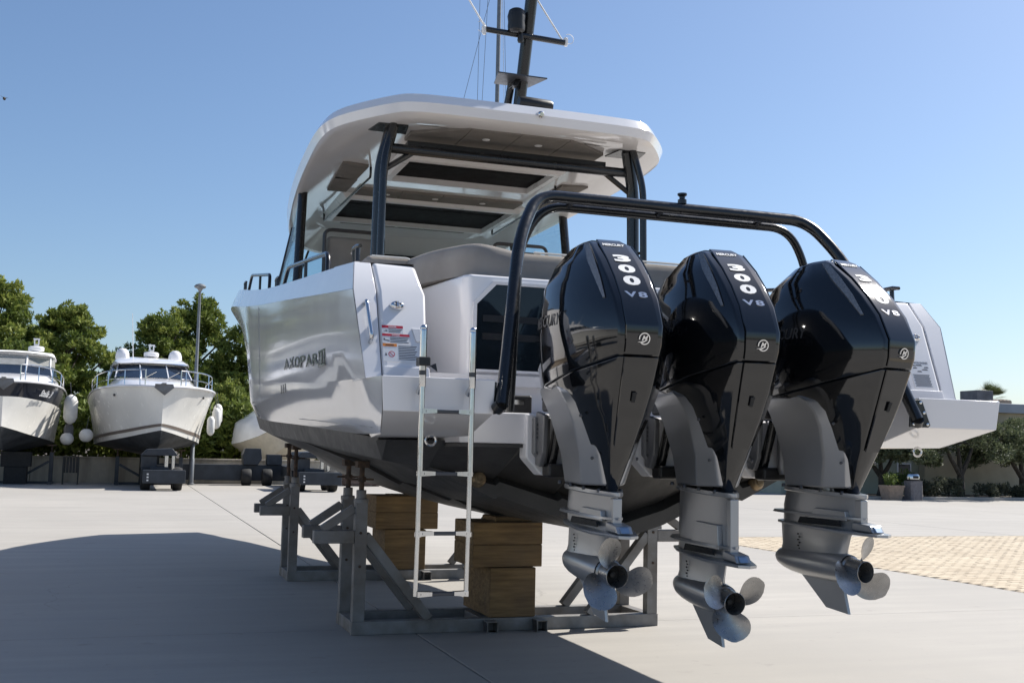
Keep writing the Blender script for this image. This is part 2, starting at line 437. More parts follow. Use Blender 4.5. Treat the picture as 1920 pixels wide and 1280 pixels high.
# pavers, running bond, long side across the view
pav_root = plane_obj('paved_area', PX0 + 0.02, 23.9, -0.04, PY1 - 0.02, -0.016, 'joint_concrete')
PL, PW, PG = 0.200, 0.100, 0.004
cells = []
row = 0; y = PY1 - 0.03 - PW
while y > 7.5:
    off = 0.0 if row % 2 == 0 else PL / 2
    x = PX0 + 0.02 + off
    while x + PL < 23.9:
        cells.append((x + PL / 2, y + PW / 2)); x += PL
    y -= PW; row += 1
def in_view(c):
    d = Vector((c[0], c[1], 0)) - cam.location
    z = d.dot(_F); return z > 0.1 and 960 + 2120 * d.dot(_R) / z < 1925 and 960 + 2120 * d.dot(_R) / z > 1370
vis = sorted([c for c in cells if in_view(c)], key=lambda c: (c[0] ** 2 + c[1] ** 2))
near = set(vis[:300])
def paver_geo(cx, cy, zj):
    w, d, c = PL / 2 - PG / 2, PW / 2 - PG / 2, 0.005
    vs = [(cx + sx * w, cy + sy * d, -0.016) for sx, sy in ((-1, -1), (1, -1), (1, 1), (-1, 1))]
    vs += [(cx + sx * w, cy + sy * d, zj - c) for sx, sy in ((-1, -1), (1, -1), (1, 1), (-1, 1))]
    vs += [(cx + sx * (w - c), cy + sy * (d - c), zj) for sx, sy in ((-1, -1), (1, -1), (1, 1), (-1, 1))]
    fs = []
    for k in range(4):
        a, b = k, (k + 1) % 4
        fs += [(a, b, b + 4, a + 4), (a + 4, b + 4, b + 8, a + 8)]
    return vs, fs + [(8, 9, 10, 11)]
pm = bpy.data.meshes.new('paver'); pm.from_pydata(*[x if i != 1 else [] for i, x in enumerate((paver_geo(0, 0, 0)[0], [], paver_geo(0, 0, 0)[1]))]); pm.materials.append(M['paver'])
vs, fs = [], []
for c in cells:
    zj = random.uniform(-0.004, 0.0015)
    if c in near:
        o = bpy.data.objects.new('paver', pm); COL.objects.link(o); o.parent = pav_root
        o.location = (c[0], c[1], zj); o.rotation_euler = (random.uniform(-.008, .008), random.uniform(-.006, .006), random.uniform(-.008, .008))
    else:
        a, b = paver_geo(c[0], c[1], zj); n0 = len(vs)
        vs += a; fs += [tuple(i + n0 for i in q) for q in b]
me = bpy.data.meshes.new('far_pavers'); me.from_pydata(vs, [], fs); me.materials.append(M['paver'])
o = bpy.data.objects.new('far_pavers', me); COL.objects.link(o); o.parent = pav_root; o['kind'] = 'stuff'
for (y0, y1) in ((-0.05, 7.5),):
    mb = MB(); mb.box(PX0 + .03, 23.9, y0 + .01, y1 - .01, -0.016, -0.002); o = mb.build('near_paving', 'paver', pav_root, smooth=None)
mb = MB(); mb.box(PX0 + 0.02, 24.0, PY1 - 0.012, PY1 + 0.001, -0.016, -0.004); mb.build('edge_strip', 'joint_concrete', pav_root, smooth=None)
# ------------------------------------------------------------------ the boat ashore
XC = 3.18
ORG = (0.0, 13.0, 0.95)
boat = thing('motor_boat', 'large white open motor boat with hardtop standing on cradles, stern towards camera', 'motor boat', (XC, 13.0, 0.95))
def bb(mb, name, m, parent=None, **kw):
    return mb.build(name, m, parent or boat, org=ORG, **kw)

# stations of the white topsides: B (boot line), S (sheer knuckle), T (deck edge); each (u, Y, z)
ST = [
    ((1.865, 6.10, 1.590), (2.010, 6.28, 2.40), (1.980, 6.44, 2.580)),
    ((1.735, 7.50, 1.605), (2.006, 7.60, 2.530), (1.965, 7.70, 2.705)),
    ((1.800, 9.20, 1.680), (2.002, 9.20, 2.690), (1.952, 9.25, 2.855)),
    ((1.860, 11.4, 1.765), (1.992, 11.4, 2.906), (1.930, 11.4, 3.075)),
    ((1.800, 13.0, 1.850), (1.992, 13.0, 3.075), (1.930, 13.0, 3.270)),
    ((1.560, 15.0, 1.980), (1.965, 15.0, 3.300), (1.885, 15.0, 3.520)),
    ((1.120, 17.0, 2.080), (1.740, 17.0, 3.420), (1.640, 17.0, 3.600)),
    ((0.640, 19.0, 2.160), (1.260, 19.0, 3.480), (1.150, 19.0, 3.640)),
    ((0.240, 20.5, 2.220), (0.600, 20.5, 3.500), (0.500, 20.5, 3.640)),
    ((0.012, 21.3, 2.260), (0.030, 21.3, 3.500), (0.020, 21.3, 3.630)),
]
FR = [0.0, 0.13, 0.355, 0.37, 0.58, 0.79, 1.0]
NF = len(FR)
KNUCKLE = [0, 1.925, 1.935, 1.935, 1.875]
def station_row(k):
    B, S, T = [Vector(p) for p in ST[k]]
    if k == 0:
        row = [V(1.865, 6.10, 1.590), V(1.942, 5.715, 1.70), V(1.954, 5.695, 1.878), V(1.962, 6.08, 1.887), V(1.978, 6.147, 2.06), V(1.995, 6.213, 2.23), V(2.010, 6.28, 2.40)]
        return row, S, T
    row = []
    for f in FR:
        p = B.lerp(S, f)
        if k >= 4:
            p.x = max(.012, p.x - min(0.16, 0.05 * (k - 3)) * math.sin(math.pi * f))
        if k <= 4 and f > 0:
            g_ = (f - .13) / .87; p.x = KNUCKLE[k] + (S.x - KNUCKLE[k]) * g_
        row.append(p)
    return row, S, T
def dense(rows, sub=4):
    out = []
    n = len(rows)
    for i in range(n - 1):
        for q in range(sub):
            t = q / sub; r_ = []
            for k in range(len(rows[0])):
                p0 = rows[max(0, i - 1)][k]; p1 = rows[i][k]; p2 = rows[i + 1][k]; p3 = rows[min(n - 1, i + 2)][k]
                r_.append(0.5 * ((2 * p1) + (p2 - p0) * t + (2 * p0 - 5 * p1 + 4 * p2 - p3) * t * t + (3 * p1 - p0 - 3 * p2 + p3) * t ** 3))
            out.append(r_)
    out.append(rows[-1]); return out
side_rows = dense([station_row(k)[0] for k in range(len(ST))])
def side_u(Y, z):
    col = []
    for k in range(NF):
        for a, b in zip(side_rows, side_rows[1:]):
            if min(a[k].y, b[k].y) <= Y <= max(a[k].y, b[k].y):
                t = (Y - a[k].y) / (b[k].y - a[k].y) if abs(b[k].y - a[k].y) > 1e-6 else 0.0
                col.append((a[k].z + (b[k].z - a[k].z) * t, a[k].x + (b[k].x - a[k].x) * t)); break
    col.sort()
    for (z0, x0), (z1, x1) in zip(col, col[1:]):
        if z0 <= z <= z1: return x0 + (x1 - x0) * (z - z0) / max(1e-6, z1 - z0)
    return col[-1][1] if z > col[-1][0] else col[0][1]
st_rows = dense([[Vector(ST[k][1]), Vector(ST[k][2])] for k in range(len(ST))])
def deck_edge(Y):
    for a, b in zip(st_rows, st_rows[1:]):
        if a[1].y <= Y <= b[1].y:
            t = (Y - a[1].y) / (b[1].y - a[1].y); return a[1].lerp(b[1], t)
    return st_rows[-1][1] if Y > 15 else st_rows[0][1]
def mir(rows, s): return [[Vector((p.x * s, p.y, p.z)) for p in r_] for r_ in rows]
for s in (-1, 1):
    mb = MB(); mb.loft(mir(side_rows, s), False, False, False)
    bb(mb, 'hull_side', 'gelcoat', smooth=60)
    # sheer chamfer, gunwale top and inner coaming, one strip
    rows = []
    for a, b in st_rows:
        w = max(0.0, min(0.36, b.x - 0.02))
        inner = b.x - w
        rows.append([a + V(0, 0, .001), b, V(inner, b.y, b.z + 0.012), V(inner, b.y, max(2.0, b.z - 0.5) if b.y < 15 else b.z - 0.05)])
    mb = MB(); mb.loft(mir(rows, s), False, False, False)
    g = bb(mb, 'gunwale', 'gelcoat', smooth=12)
# vertical moulding seam and boot line
for s in (-1, 1):
    mb = MB()
    pts = [V(s * (side_u(11.4, z) + 0.002), 11.4, z) for z in (1.80, 2.0, 2.3, 2.6, 2.88)]
    mb.tube(pts + [V(s * 1.925, 11.4, 3.06)], 0.0022, 5)
    bb(mb, 'hull_seam', 'seam_grey')
    mb = MB(); pts = []
    for k in range(8):
        Y = 6.3 + k * .42; z = 1.625 + .0375 * (Y - 6.3); pts.append(V(s * (side_u(Y, z) + .001), Y, z))
    mb.tube(pts, 0.002, 5); bb(mb, 'rub_line', 'seam_grey')

# foredeck, cockpit sole, dashboard
mb = MB(); fr = []
for a, b in st_rows:
    if b.y < 14.6: continue
    w = max(0.01, b.x - 0.02); z = b.z - 0.03
    fr.append([V(-w, b.y, z), V(-w * .5, b.y, z + .05), V(0, b.y, z + .07), V(w * .5, b.y, z + .05), V(w, b.y, z)])
mb.loft(fr, False, False, False); bb(mb, 'foredeck', 'gelcoat_satin')
mb = MB(); mb.box(-1.52, 1.52, 7.02, 8.5, 1.93, 2.0); bb(mb, 'cockpit_sole', 'gelcoat_satin')
mb = MB(); mb.box(-1.52, 1.52, 8.505, 15.0, 1.93, 2.0); bb(mb, 'cockpit_sole', 'teak_deck')
mb = MB(); mb.prism([(-1.5, 14.0, 2.0), (-1.5, 13.75, 2.9), (-1.5, 14.0, 3.38), (-1.5, 15.1, 3.42), (-1.5, 15.3, 2.0)], (3.0, 0, 0))
bb(mb, 'dashboard', 'black_plastic', bevel=0.03)

# antifouled bottom, stepped: aft planing surface and forward surface
def bottom_ring(Y, zk, zc, uc, kB, lift=0.0, wide=0.0):
    B = kB
    return [V(0, Y, zk + lift), V(.28, Y, zk + .085 + lift), V(.45, Y, zk + .16 + lift), V(.48, Y, zk + .14 + lift),
            V(uc * .66, Y, zk + (zc - zk) * .60 + lift), V(uc * .68, Y, zk + (zc - zk) * .56 + lift), V(uc, Y, zc + lift), V(uc + .02, Y, zc - .012 + lift), V(B.x - .045 + wide, Y, B.z - .14 + lift * .5), V(B.x - .004 + wide, Y, B.z - 0.02), V(B.x - .001, Y, B.z + .002)]
def Bat(Y):
    if Y < 7.5: return V(1.68 + (Y - 7.1) * .12, Y, 1.577 + (Y - 7.1) * .06)
    for a, b in zip(side_rows, side_rows[1:]):
        if a[0].y <= Y <= b[0].y: return a[0].lerp(b[0], (Y - a[0].y) / (b[0].y - a[0].y))
    return side_rows[0][0] if Y < 10 else side_rows[-1][0]
aft_rows = []
r0 = bottom_ring(6.4, .95, 1.395, 1.33, Bat(7.1))
ay = [6.97, 6.97, 6.98, 6.98, 7.0, 7.0, 7.05, 7.05, 7.09, 7.10, 7.10]
r0 = [V(p.x, ay[i], p.z) for i, p in enumerate(r0)]
aft_rows.append(r0)
for Y in (7.2, 8.0, 9.0, 9.75): aft_rows.append(bottom_ring(Y, .95, 1.40 + .02 * (Y - 7), 1.35, Bat(Y)))
fw_rows = []
for Y, zk, zc, uc in ((9.6, .93, 1.42, 1.36), (11.4, .945, 1.46, 1.36), (13, .975, 1.52, 1.30), (15, 1.05, 1.66, 1.05), (17, 1.2, 1.82, .72), (19, 1.45, 1.98, .38), (20.5, 1.75, 2.10, .13), (21.3, 2.0, 2.2, .006)):
    r_ = bottom_ring(Y, zk, zc, uc, Bat(Y), wide=0.0)
    bx = r_[-1].x
    r_ = [V(min(p.x, bx * (0.15 + .85 * i / (len(r_) - 1)) if Y > 14 else p.x), p.y, p.z) for i, p in enumerate(r_)]
    fw_rows.append(r_)
for k, rows in enumerate((aft_rows, fw_rows)):
    mb = MB()
    full = [[V(-p.x, p.y, p.z) for p in reversed(r_)] + r_[1:] for r_ in rows]
    mb.loft(full, False, False, False)
    if k == 1:
        mb.loft([full[0], [V(p.x * .99, p.y + .02, p.z + (.10 if 0 < i < len(full[0]) - 1 else 0)) for i, p in enumerate(full[0])]], False, False, False)
    bb(mb, 'hull_bottom', 'antifoul', smooth=25)
# transom below the outboard shelf, with the lip that follows the vee
mb = MB(); A = [V(-p.x, p.y, p.z) for p in reversed(r0)] + r0[1:]
n = len(A); lip = []; led = []; top = []
for p in A:
    k = max(0.0, min(1.0, (1.34 - abs(p.x)) / .5))
    lip.append(V(p.x, p.y - .01 * k, p.z + .10 * k)); led.append(V(p.x, p.y + .11 * k * (1 - abs(p.x) / 2), p.z + .14 * k))
    yt = 6.44 + .55 * max(0.0, (abs(p.x) - 1.15) / .5)
    top.append(V(p.x, min(yt, p.y), max(p.z + .001, 1.565)))
mb.loft([A, lip, led, top], False, False, False)
bb(mb, 'transom', 'antifoul', smooth=20)
for u, z, Y in ((-1.02, 1.325, 7.0), (1.02, 1.325, 7.0)):
    mb = MB(); mb.lathe([(.0, .05), (.022, .05), (.024, .04), (.036, .038), (.042, .03), (.05, .01), (.052, -.03)], (u, Y, z), (0, -1, .25), 18)
    bb(mb, 'through_hull_fitting', 'bronze')

# swim platforms and outboard shelf
for s in (-1, 1):
    inn = [V(1.345, 5.68, 1.88), V(1.345, 5.70, 1.70), V(1.345, 6.12, 1.588), V(1.345, 7.12, 1.574), V(1.345, 7.12, 1.88)]
    out = [V(1.954, 5.68, 1.88), V(1.940, 5.70, 1.70), V(1.858, 6.12, 1.586), V(1.70, 7.12, 1.574), V(1.91, 7.12, 1.88)]
    mb = MB(); mb.loft(mir([inn, out], s)); bb(mb, 'swim_platform', 'gelcoat', bevel=0.006, seg=2)
    mb = MB(); mb.box(*sorted((s * 1.40, s * 1.86)), 5.76, 6.9, 1.8805, 1.884); bb(mb, 'platform_mat', 'teak_deck')
    # tie-down eye under the platform
    mb = MB(); c = V(s * 1.60, 6.02, 1.585)
    mb.tube([c + V(.03 * math.sin(a) , 0, -.028 - .028 * math.cos(a)) for a in np.linspace(0, 2 * math.pi, 13)], .007, 6); bb(mb, 'tie_down_eye', 'stainless')
mb = MB(); mb.box(-1.343, 1.343, 6.345, 7.04, 1.552, 1.735); bb(mb, 'outboard_shelf', 'gelcoat', bevel=0.01)
mb = MB(); mb.box(-1.33, 1.33, 6.36, 7.0, 1.530, 1.549); bb(mb, 'shelf_underside', 'antifoul')
for du in (-.71, 0, .71):
    mb = MB()
    prof = [(-.235, 1.728), (-.235, 1.47), (-.14, 1.37), (.14, 1.37), (.235, 1.47), (.235, 1.728)]
    mb.prism([(du + a, 6.30, z) for a, z in prof], (0, .13, 0)); bb(mb, 'engine_pad', 'gelcoat_satin', bevel=0.012)
# hinged black hatch beside the port outboard
for s in (-1, 1):
    mb = MB(); mb.box(*sorted((s * .76, s * .97)), 6.72, 6.92, 1.74, 1.86); h_ = bb(mb, 'well_hatch', 'black_plastic', bevel=0.015)
    mb = MB(); mb.box(*sorted((s * .82, s * .90)), 6.712, 6.725, 1.80, 1.83); bb(mb, 'latch', 'chrome', h_)

# quarters: raked corner mouldings with a seam
for s in (-1, 1):
    prof_o = [V(1.960, 6.08, 1.886), V(2.008, 6.28, 2.400), V(1.978, 6.44, 2.582), V(1.965, 7.2, 2.665), V(1.93, 7.2, 1.886)]
    prof_g = [V(1.868, 6.08, 1.886), V(1.876, 6.28, 2.400), V(1.880, 6.44, 2.582), V(1.880, 7.2, 2.665), V(1.868, 7.2, 1.886)]
    prof_i = [V(1.609, 6.08, 1.886), V(1.578, 6.28, 2.385), V(1.614, 6.44, 2.575), V(1.614, 7.2, 2.66), V(1.609, 7.2, 1.886)]
    mb = MB(); mb.loft(mir([prof_o, prof_g], s)); bb(mb, 'quarter_edge', 'gelcoat', bevel=0.005, seg=2)
    sh = [V(p.x - .006, p.y + (-.006 if i < 3 else 0), p.z + (.003 if i in (1, 2, 3) else 0)) for i, p in enumerate(prof_g)]
    sh2 = [V(p.x, p.y + (-.006 if i < 3 else 0), p.z + (.003 if i in (1, 2, 3) else 0)) for i, p in enumerate(prof_i)]
    mb = MB(); mb.loft(mir([sh, sh2], s)); q = bb(mb, 'quarter_panel', 'gelcoat', bevel=0.028, seg=4)
    up = V(0, .20, .514).normalized(); rt = V(1, 0, 0); nn = V(0, -up.z, up.y)
    def qp(u, f, off=0.0): return V(s * u, 6.08 + .20 * f, 1.886 + .514 * f) + nn * (off + .006)
    # docking light: chromed oval with small lamps
    mb = MB(); c = qp(1.762, .825)
    ax = nn
    rings = []
    for rr, dz in ((1.0, -.004), (1.0, .008), (.85, .02), (.6, .026)):
        rings.append([c + rt * (math.cos(a) * .042 * rr) + up * (math.sin(a) * .027 * rr) + ax * dz for a in np.linspace(0, 2 * math.pi, 20, endpoint=False)])
    mb.loft(rings); dl = bb(mb, 'docking_light', 'chrome')
    for k in range(6):
        a = k * math.pi / 3; p = c + rt * math.cos(a) * .018 + up * math.sin(a) * .011 + ax * .026
        mb = MB(); mb.lathe([(.0065, -.004), (.006, .004), (.002, .006)], p, ax, 8); bb(mb, 'lamp', 'badge_white' if k % 2 else 'badge_grey', dl)
    # chromed grab handle
    mb = MB(); hp = [qp(1.945, .84, -.008), qp(1.945, .83, .05), qp(1.925, .41, .05), qp(1.925, .40, -.008)]
    if s < 0: mb.tube(fillet(hp, .05, 5), .012, 10); bb(mb, 'grab_handle', 'stainless')
    # base step moulding and cup recess
    mb = MB()
    base_r = [qp(1.86, .0, 0), qp(1.60, .0, 0), qp(1.60, .13, .0), qp(1.86, .13, .0)]
    mb.prism([p + nn * -.002 for p in base_r], nn * .014); bb(mb, 'foot_moulding', 'gelcoat', q, bevel=0.006)
    # warning plate
    if s < 0:
        def plate(name, ua, ub, fa, fb, m, off, par):
            mb = MB(); mb.prism([qp(ua, fa, off), qp(ub, fa, off), qp(ub, fb, off), qp(ua, fb, off)], nn * .0006); return bb(mb, name, m, par, smooth=None)
        def lines(par, ua, ub, f0, n, step, extra=None):
            mb = MB()
            for k in range(n):
                f = f0 - k * step; e = ub + .006 * (k % 3); mb.prism([qp(ua, f, .0014), qp(e, f, .0014), qp(e, f + step * .42, .0014), qp(ua, f + step * .42, .0014)], nn * .0003)
            bb(mb, 'print_lines', 'ink', par, smooth=None)['kind'] = 'stuff'
        d1 = plate('warning_plate', 1.856, 1.735, .505, .595, 'decal_white', .0006, boat)
        plate('print_bar', 1.856, 1.735, .565, .595, 'red_print', .0014, d1)
        d2 = plate('warning_plate', 1.856, 1.70, .395, .50, 'decal_white', .0006, boat)
        plate('print_bar', 1.856, 1.70, .473, .50, 'red_print', .0014, d2)
        d3 = plate('warning_plate', 1.856, 1.655, .19, .39, 'decal_white', .0006, boat)
        plate('print_bar', 1.856, 1.776, .357, .39, 'orange_print', .0014, d3)
        mb = MB(); put_text(mb, 'DANGER', qp(1.795, .58, .0022), rt, up, .045, .010, .0003, bold=.02); bb(mb, 'lettering', 'decal_white', d1, smooth=None)
        mb = MB(); put_text(mb, 'DANGER', qp(1.778, .4865, .0022), rt, up, .045, .010, .0003, bold=.02); bb(mb, 'lettering', 'decal_white', d2, smooth=None)
        mb = MB(); put_text(mb, 'WARNING', qp(1.816, .3735, .0022), rt, up, .045, .010, .0003, bold=.02); bb(mb, 'lettering', 'ink', d3, smooth=None)
        mb = MB(); c = qp(1.808, .272, .0016)
        ring = lambda r_: [c + rt * (math.cos(a) * r_) + up * (math.sin(a) * r_) for a in np.linspace(0, 2 * math.pi, 25)]
        mb.loft([ring(.0145), ring(.0185)], False, False, False)
        mb.bar(c + rt * -.012 + up * .012, c + rt * .012 + up * -.012, .0035, .0006, nn); bb(mb, 'no_entry_ring', 'red_print', d3, smooth=None)
        lines(d3, 1.768, 1.662, .362, 9, .0185); lines(d2, 1.812, 1.706, .455, 4, .017); lines(d1, 1.818, 1.740, .548, 3, .015)
        mb = MB(); mb.prism([qp(1.846, .255, .0014), qp(1.834, .255, .0014), qp(1.840, .292, .0014)], nn * .0003); bb(mb, 'pictogram', 'ink', d3, smooth=None)
        mb = MB(); mb.prism([qp(1.850, .43, .0014), qp(1.816, .415, .0014), qp(1.816, .426, .0014), qp(1.840, .434, .0014), qp(1.847, .455, .0014)], nn * .0003); bb(mb, 'pictogram', 'ink', d2, smooth=None)
        mb = MB(); mb.prism([qp(1.850, .53, .0014), qp(1.824, .527, .0014), qp(1.828, .542, .0014)], nn * .0003); bb(mb, 'pictogram', 'ink', d1, smooth=None)
        # moulded cup recess rim
        mb = MB(); mb.prism([qp(1.665, .42, -.004), qp(1.615, .42, -.004), qp(1.60, .575, -.004), qp(1.685, .575, -.004)], nn * .008); bb(mb, 'step_recess', 'gelcoat_satin', q, bevel=0.004)
    else:
        mb = MB(); mb.prism([qp(1.66, .16, .0006), qp(1.82, .16, .0006), qp(1.82, .52, .0006), qp(1.66, .52, .0006)], nn * .0006); d1 = bb(mb, 'notice_plate', 'decal_white', smooth=None)
        mb = MB(); put_text(mb, 'MONITOR ENGINES', qp(1.74, .495, .0016), rt, up, .14, .014, .0003)
        for k in range(13):
            f = .335 - k * .0125; w = .066 - .004 * (k % 3)
            mb.prism([qp(1.735 - w, f, .0014), qp(1.735 + w, f, .0014), qp(1.735 + w, f + .006, .0014), qp(1.735 - w, f + .006, .0014)], nn * .0003)
        for (a, f, w) in ((1.69, .45, .02), (1.735, .455, .03), (1.79, .43, .02), (1.70, .42, .018), (1.775, .40, .026), (1.73, .375, .02)):
            mb.prism([qp(a - w, f, .0014), qp(a + w, f, .0014), qp(a + w * .5, f + .016, .0014), qp(a - w * .7, f + .012, .0014)], nn * .0003)
        bb(mb, 'notice_print', 'ink', d1, smooth=None)['kind'] = 'stuff'

# name on the topsides
for s in (-1, 1):
    mb = MB()
    for k, ch in enumerate('AXOPAR'):
        Y = 9.32 - k * .30 if s < 0 else 7.56 + k * .30
        z = 2.105 + .045 * (Y - 7.6)
        put_text(mb, ch, V(s * (side_u(Y, z) + .004), Y, z), V(0, s * 1.0, 0), V(0, 0, 1), .262, .085, .002, bold=0.012)
    Ye = 7.53 if s < 0 else 9.35
    for (dy, dz, w, h) in ((0, .048, .28, .014), (0, -.048, .28, .014), (.0, 0, .06, .09), (-.11, 0, .03, .09), (.11, 0, .03, .09)):
        zc_ = 2.105 + .045 * (Ye - 7.6); c = V(s * (side_u(Ye, zc_) + .006), Ye, zc_); mb.box(c.x - .002, c.x + .002, c.y + dy - w / 2, c.y + dy + w / 2, c.z + dz - h / 2, c.z + dz + h / 2)
    bb(mb, 'hull_lettering', 'black_metal', smooth=None)
    mb = MB()
    for k in range(3):
        Y = 9.72 - k * .13; u = side_u(Y, 1.99) + .002
        mb.prism([(s * u, Y + .03, 2.03), (s * u, Y - .01, 2.03), (s * u, Y - .04, 1.955), (s * u, Y, 1.955)], (s * .003, 0, 0))
    bb(mb, 'hull_mark', 'black_metal', smooth=None)

# stern module with dark window
prof = [(-1.33, 8.6), (-1.125, 7.12), (-1.09, 7.06), (1.09, 7.06), (1.125, 7.12), (1.33, 8.6)]
mb = MB(); mb.prism([(a, b, 1.745) for a, b in prof], (0, 0, .92)); bb(mb, 'stern_module', 'gelcoat', bevel=0.025, seg=3)
win = [(-1.07, 2.02), (-1.07, 2.475), (-.935, 2.62), (.935, 2.62), (1.07, 2.475), (1.07, 2.02)]
mb = MB()
ro = [V(a, 7.052, z) for a, z in win]; cen = V(0, 7.052, 2.3)
ri = [V(a * .975, 7.040, 2.3 + (z - 2.3) * .94) for a, z in win]; rb = [V(p.x, 7.066, p.z) for p in ri]
rim = [V(p.x, 7.036, p.z) for p in ro]
mb.loft([[V(p.x, 7.0595, p.z) for p in ro], rim, ri, rb], True, False, False); bb(mb, 'window_frame', 'gelcoat_satin', smooth=25)
mb = MB(); mb.prism([V(p.x * 1.0, 7.050, p.z) for p in ri], (0, .006, 0)); wnd = bb(mb, 'stern_window', 'dark_glass', smooth=None)
for z in (2.255, 2.375):
    mb = MB(); mb.box(-1.0, 1.0, 7.043, 7.049, z - .022, z + .022); bb(mb, 'window_bar', 'black_plastic', wnd)
# wrap-round sofa back, two bolsters and side cushion
def cushion(name, path, z0, z1, th, par=None, peak=None):
    pts = fillet([V(a, b, 0) for a, b in path], .22, 6); rings = []
    for i, p in enumerate(pts):
        a = pts[max(0, i - 1)]; b = pts[min(len(pts) - 1, i + 1)]; d = (b - a).normalized(); nrm = V(d.y, -d.x, 0)
        zt = z1 + (peak(p) if peak else 0)
        sec = [(-.5, z0), (-.54, (z0 + zt) / 2), (-.46, zt - .03), (-.30, zt), (.30, zt), (.46, zt - .03), (.54, (z0 + zt) / 2), (.5, z0)]
        rings.append([p + nrm * (k * th) + V(0, 0, z) for k, z in sec])
    mb = MB(); mb.loft(rings); return bb(mb, name, 'fabric_grey', par, smooth=70)
cushion('sofa_back', [(-1.36, 8.9), (-1.17, 7.6), (-1.0, 7.22), (-.80, 7.21), (-.65, 7.21), (.65, 7.21), (.80, 7.21), (1.0, 7.22), (1.17, 7.6), (1.36, 8.9)], 2.672, 2.845, .15, peak=lambda p: .05 * max(0.0, min(1.0, (abs(p.x) - .70) / .28)))
mb = MB(); pp = [V(a, b, 2.852) for a, b in ((-.62, 7.14), (.62, 7.14))]
mb.tube(pp, .008, 6); bb(mb, 'cushion_piping', 'piping')
mb = MB(); mb.box(-.9, .9, 7.32, 8.9, 2.668, 2.72); bb(mb, 'sofa_seat', 'fabric_grey', bevel=.05, seg=3)
for s in (-1, 1):
    mb = MB(); mb.box(*sorted((s * 1.25, s * 1.60)), 8.0, 9.9, 2.64, 2.905); bc = bb(mb, 'side_bolster', 'fabric_grey', bevel=.045, seg=3)
    mb = MB(); mb.tube(fillet([V(s * 1.56, 7.995, 2.896), V(s * 1.29, 7.995, 2.896), V(s * 1.256, 7.995, 2.87), V(s * 1.256, 7.995, 2.74)], .02, 3), .008, 6); bb(mb, 'piping', 'piping', bc)
    mb = MB(); mb.box(*sorted((s * 1.26, s * 1.62)), 9.4, 11.2, 2.3, 3.02); bb(mb, 'side_coaming', 'fabric_grey', bevel=.05, seg=3)
    # helm seats
    mb = MB(); mb.box(*sorted((s * .66, s * 1.24)), 12.0, 12.16, 2.75, 3.78); hs = bb(mb, 'helm_seat_back', 'fabric_grey', bevel=.05, seg=3)
    mb = MB(); mb.tube(fillet([V(s * 1.27, 11.98, 2.9), V(s * 1.27, 11.98, 3.84), V(s * .63, 11.98, 3.84), V(s * .63, 11.98, 2.9)], .08, 4), .02, 8); bb(mb, 'seat_frame', 'badge_grey', hs)
    mb = MB(); mb.box(*sorted((s * .66, s * 1.24)), 12.16, 12.7, 2.68, 2.84); bb(mb, 'helm_seat', 'fabric_grey', bevel=.05, seg=3)
    mb = MB(); mb.lathe([(.16, 2.0), (.1, 2.1), (.08, 2.67), (.2, 2.68)], (s * .95, 12.4, 0), (0, 0, 1), 16); bb(mb, 'seat_pedestal', 'black_metal')

# ------------------------------------------------------------------ hardtop
half = [(0, 8.93), (.75, 8.94), (1.06, 8.98), (1.22, 9.10), (1.45, 9.42), (1.60, 9.72), (1.665, 10.1), (1.67, 10.7), (1.63, 11.8), (1.54, 13.0), (1.43, 13.9), (1.22, 14.45), (.8, 14.72), (0, 14.8)]
half = [(p.x, p.y) for (p,) in dense([[V(a, b, 0)] for a, b in half], 3)]
half[0] = (0.0, half[0][1]); half[-1] = (0.0, half[-1][1])
outl = half + [(-a, b) for a, b in reversed(half[1:-1])]
def roof_ring(inset, z, drop=1.0, skirt=0.0):
    c = V(0, 11.9, 0); out = []
    n = len(outl)
    for i in range(n):
        p = V(*outl[i], 0); a = V(*outl[i - 1], 0); b = V(*outl[(i + 1) % n], 0)
        d = (b - a).normalized(); nr = V(-d.y, d.x, 0)
        if (c - p).dot(nr) < 0: nr = -nr
        q = p + nr * inset
        dz = -.055 * max(0, q.y - 12.6) ** 2 * drop - skirt * .06 * max(0, min(4.2, q.y - 9.9))
        out.append(V(q.x, q.y, z + dz))
    return out
mb = MB(); mb.loft([roof_ring(.42, 4.315, 0), roof_ring(.34, 4.302, .0), roof_ring(.09, 4.295, .5, .55), roof_ring(.03, 4.315, .5, .65), roof_ring(0, 4.39, .6, .25), roof_ring(.05, 4.475), roof_ring(.30, 4.535), roof_ring(.75, 4.565)])
roof = bb(mb, 'hardtop', 'gelcoat', smooth=28)
ZU = 4.315
def ceil_plate(name, poly, m, par, dz=.026, top=ZU - .001):
    mb = MB(); mb.prism([(a, b, top - dz) for a, b in poly], (0, 0, dz)); return bb(mb, name, m, par, smooth=None)
def split(poly_fn, cuts, name):
    for a, b in zip(cuts, cuts[1:]): ceil_plate(name, poly_fn(a + .004, b - .004), 'panel_grey', roof)
def rearp(a, b):
    def lo(u): return 9.24 if abs(u) < .48 else 9.24 + (abs(u) - .48) * .75
    pts = [(a, lo(a))] + [(x, lo(x)) for x in (-.48, .48) if a < x < b] + [(b, lo(b)), (b, 9.82), (a, 9.82)]
    return pts
split(rearp, [-.93, -.46, 0.0, .46, .93], 'ceiling_panel')
split(lambda a, b: [(a, 11.86), (b, 11.86), (b, 12.17), (a, 12.17)], [-.93, -.46, 0.0, .46, .93], 'ceiling_panel')
split(lambda a, b: [(a, 13.62), (b, 13.62), (b, 13.8), (a, 13.8)], [-.8, -.27, .27, .8], 'ceiling_panel')
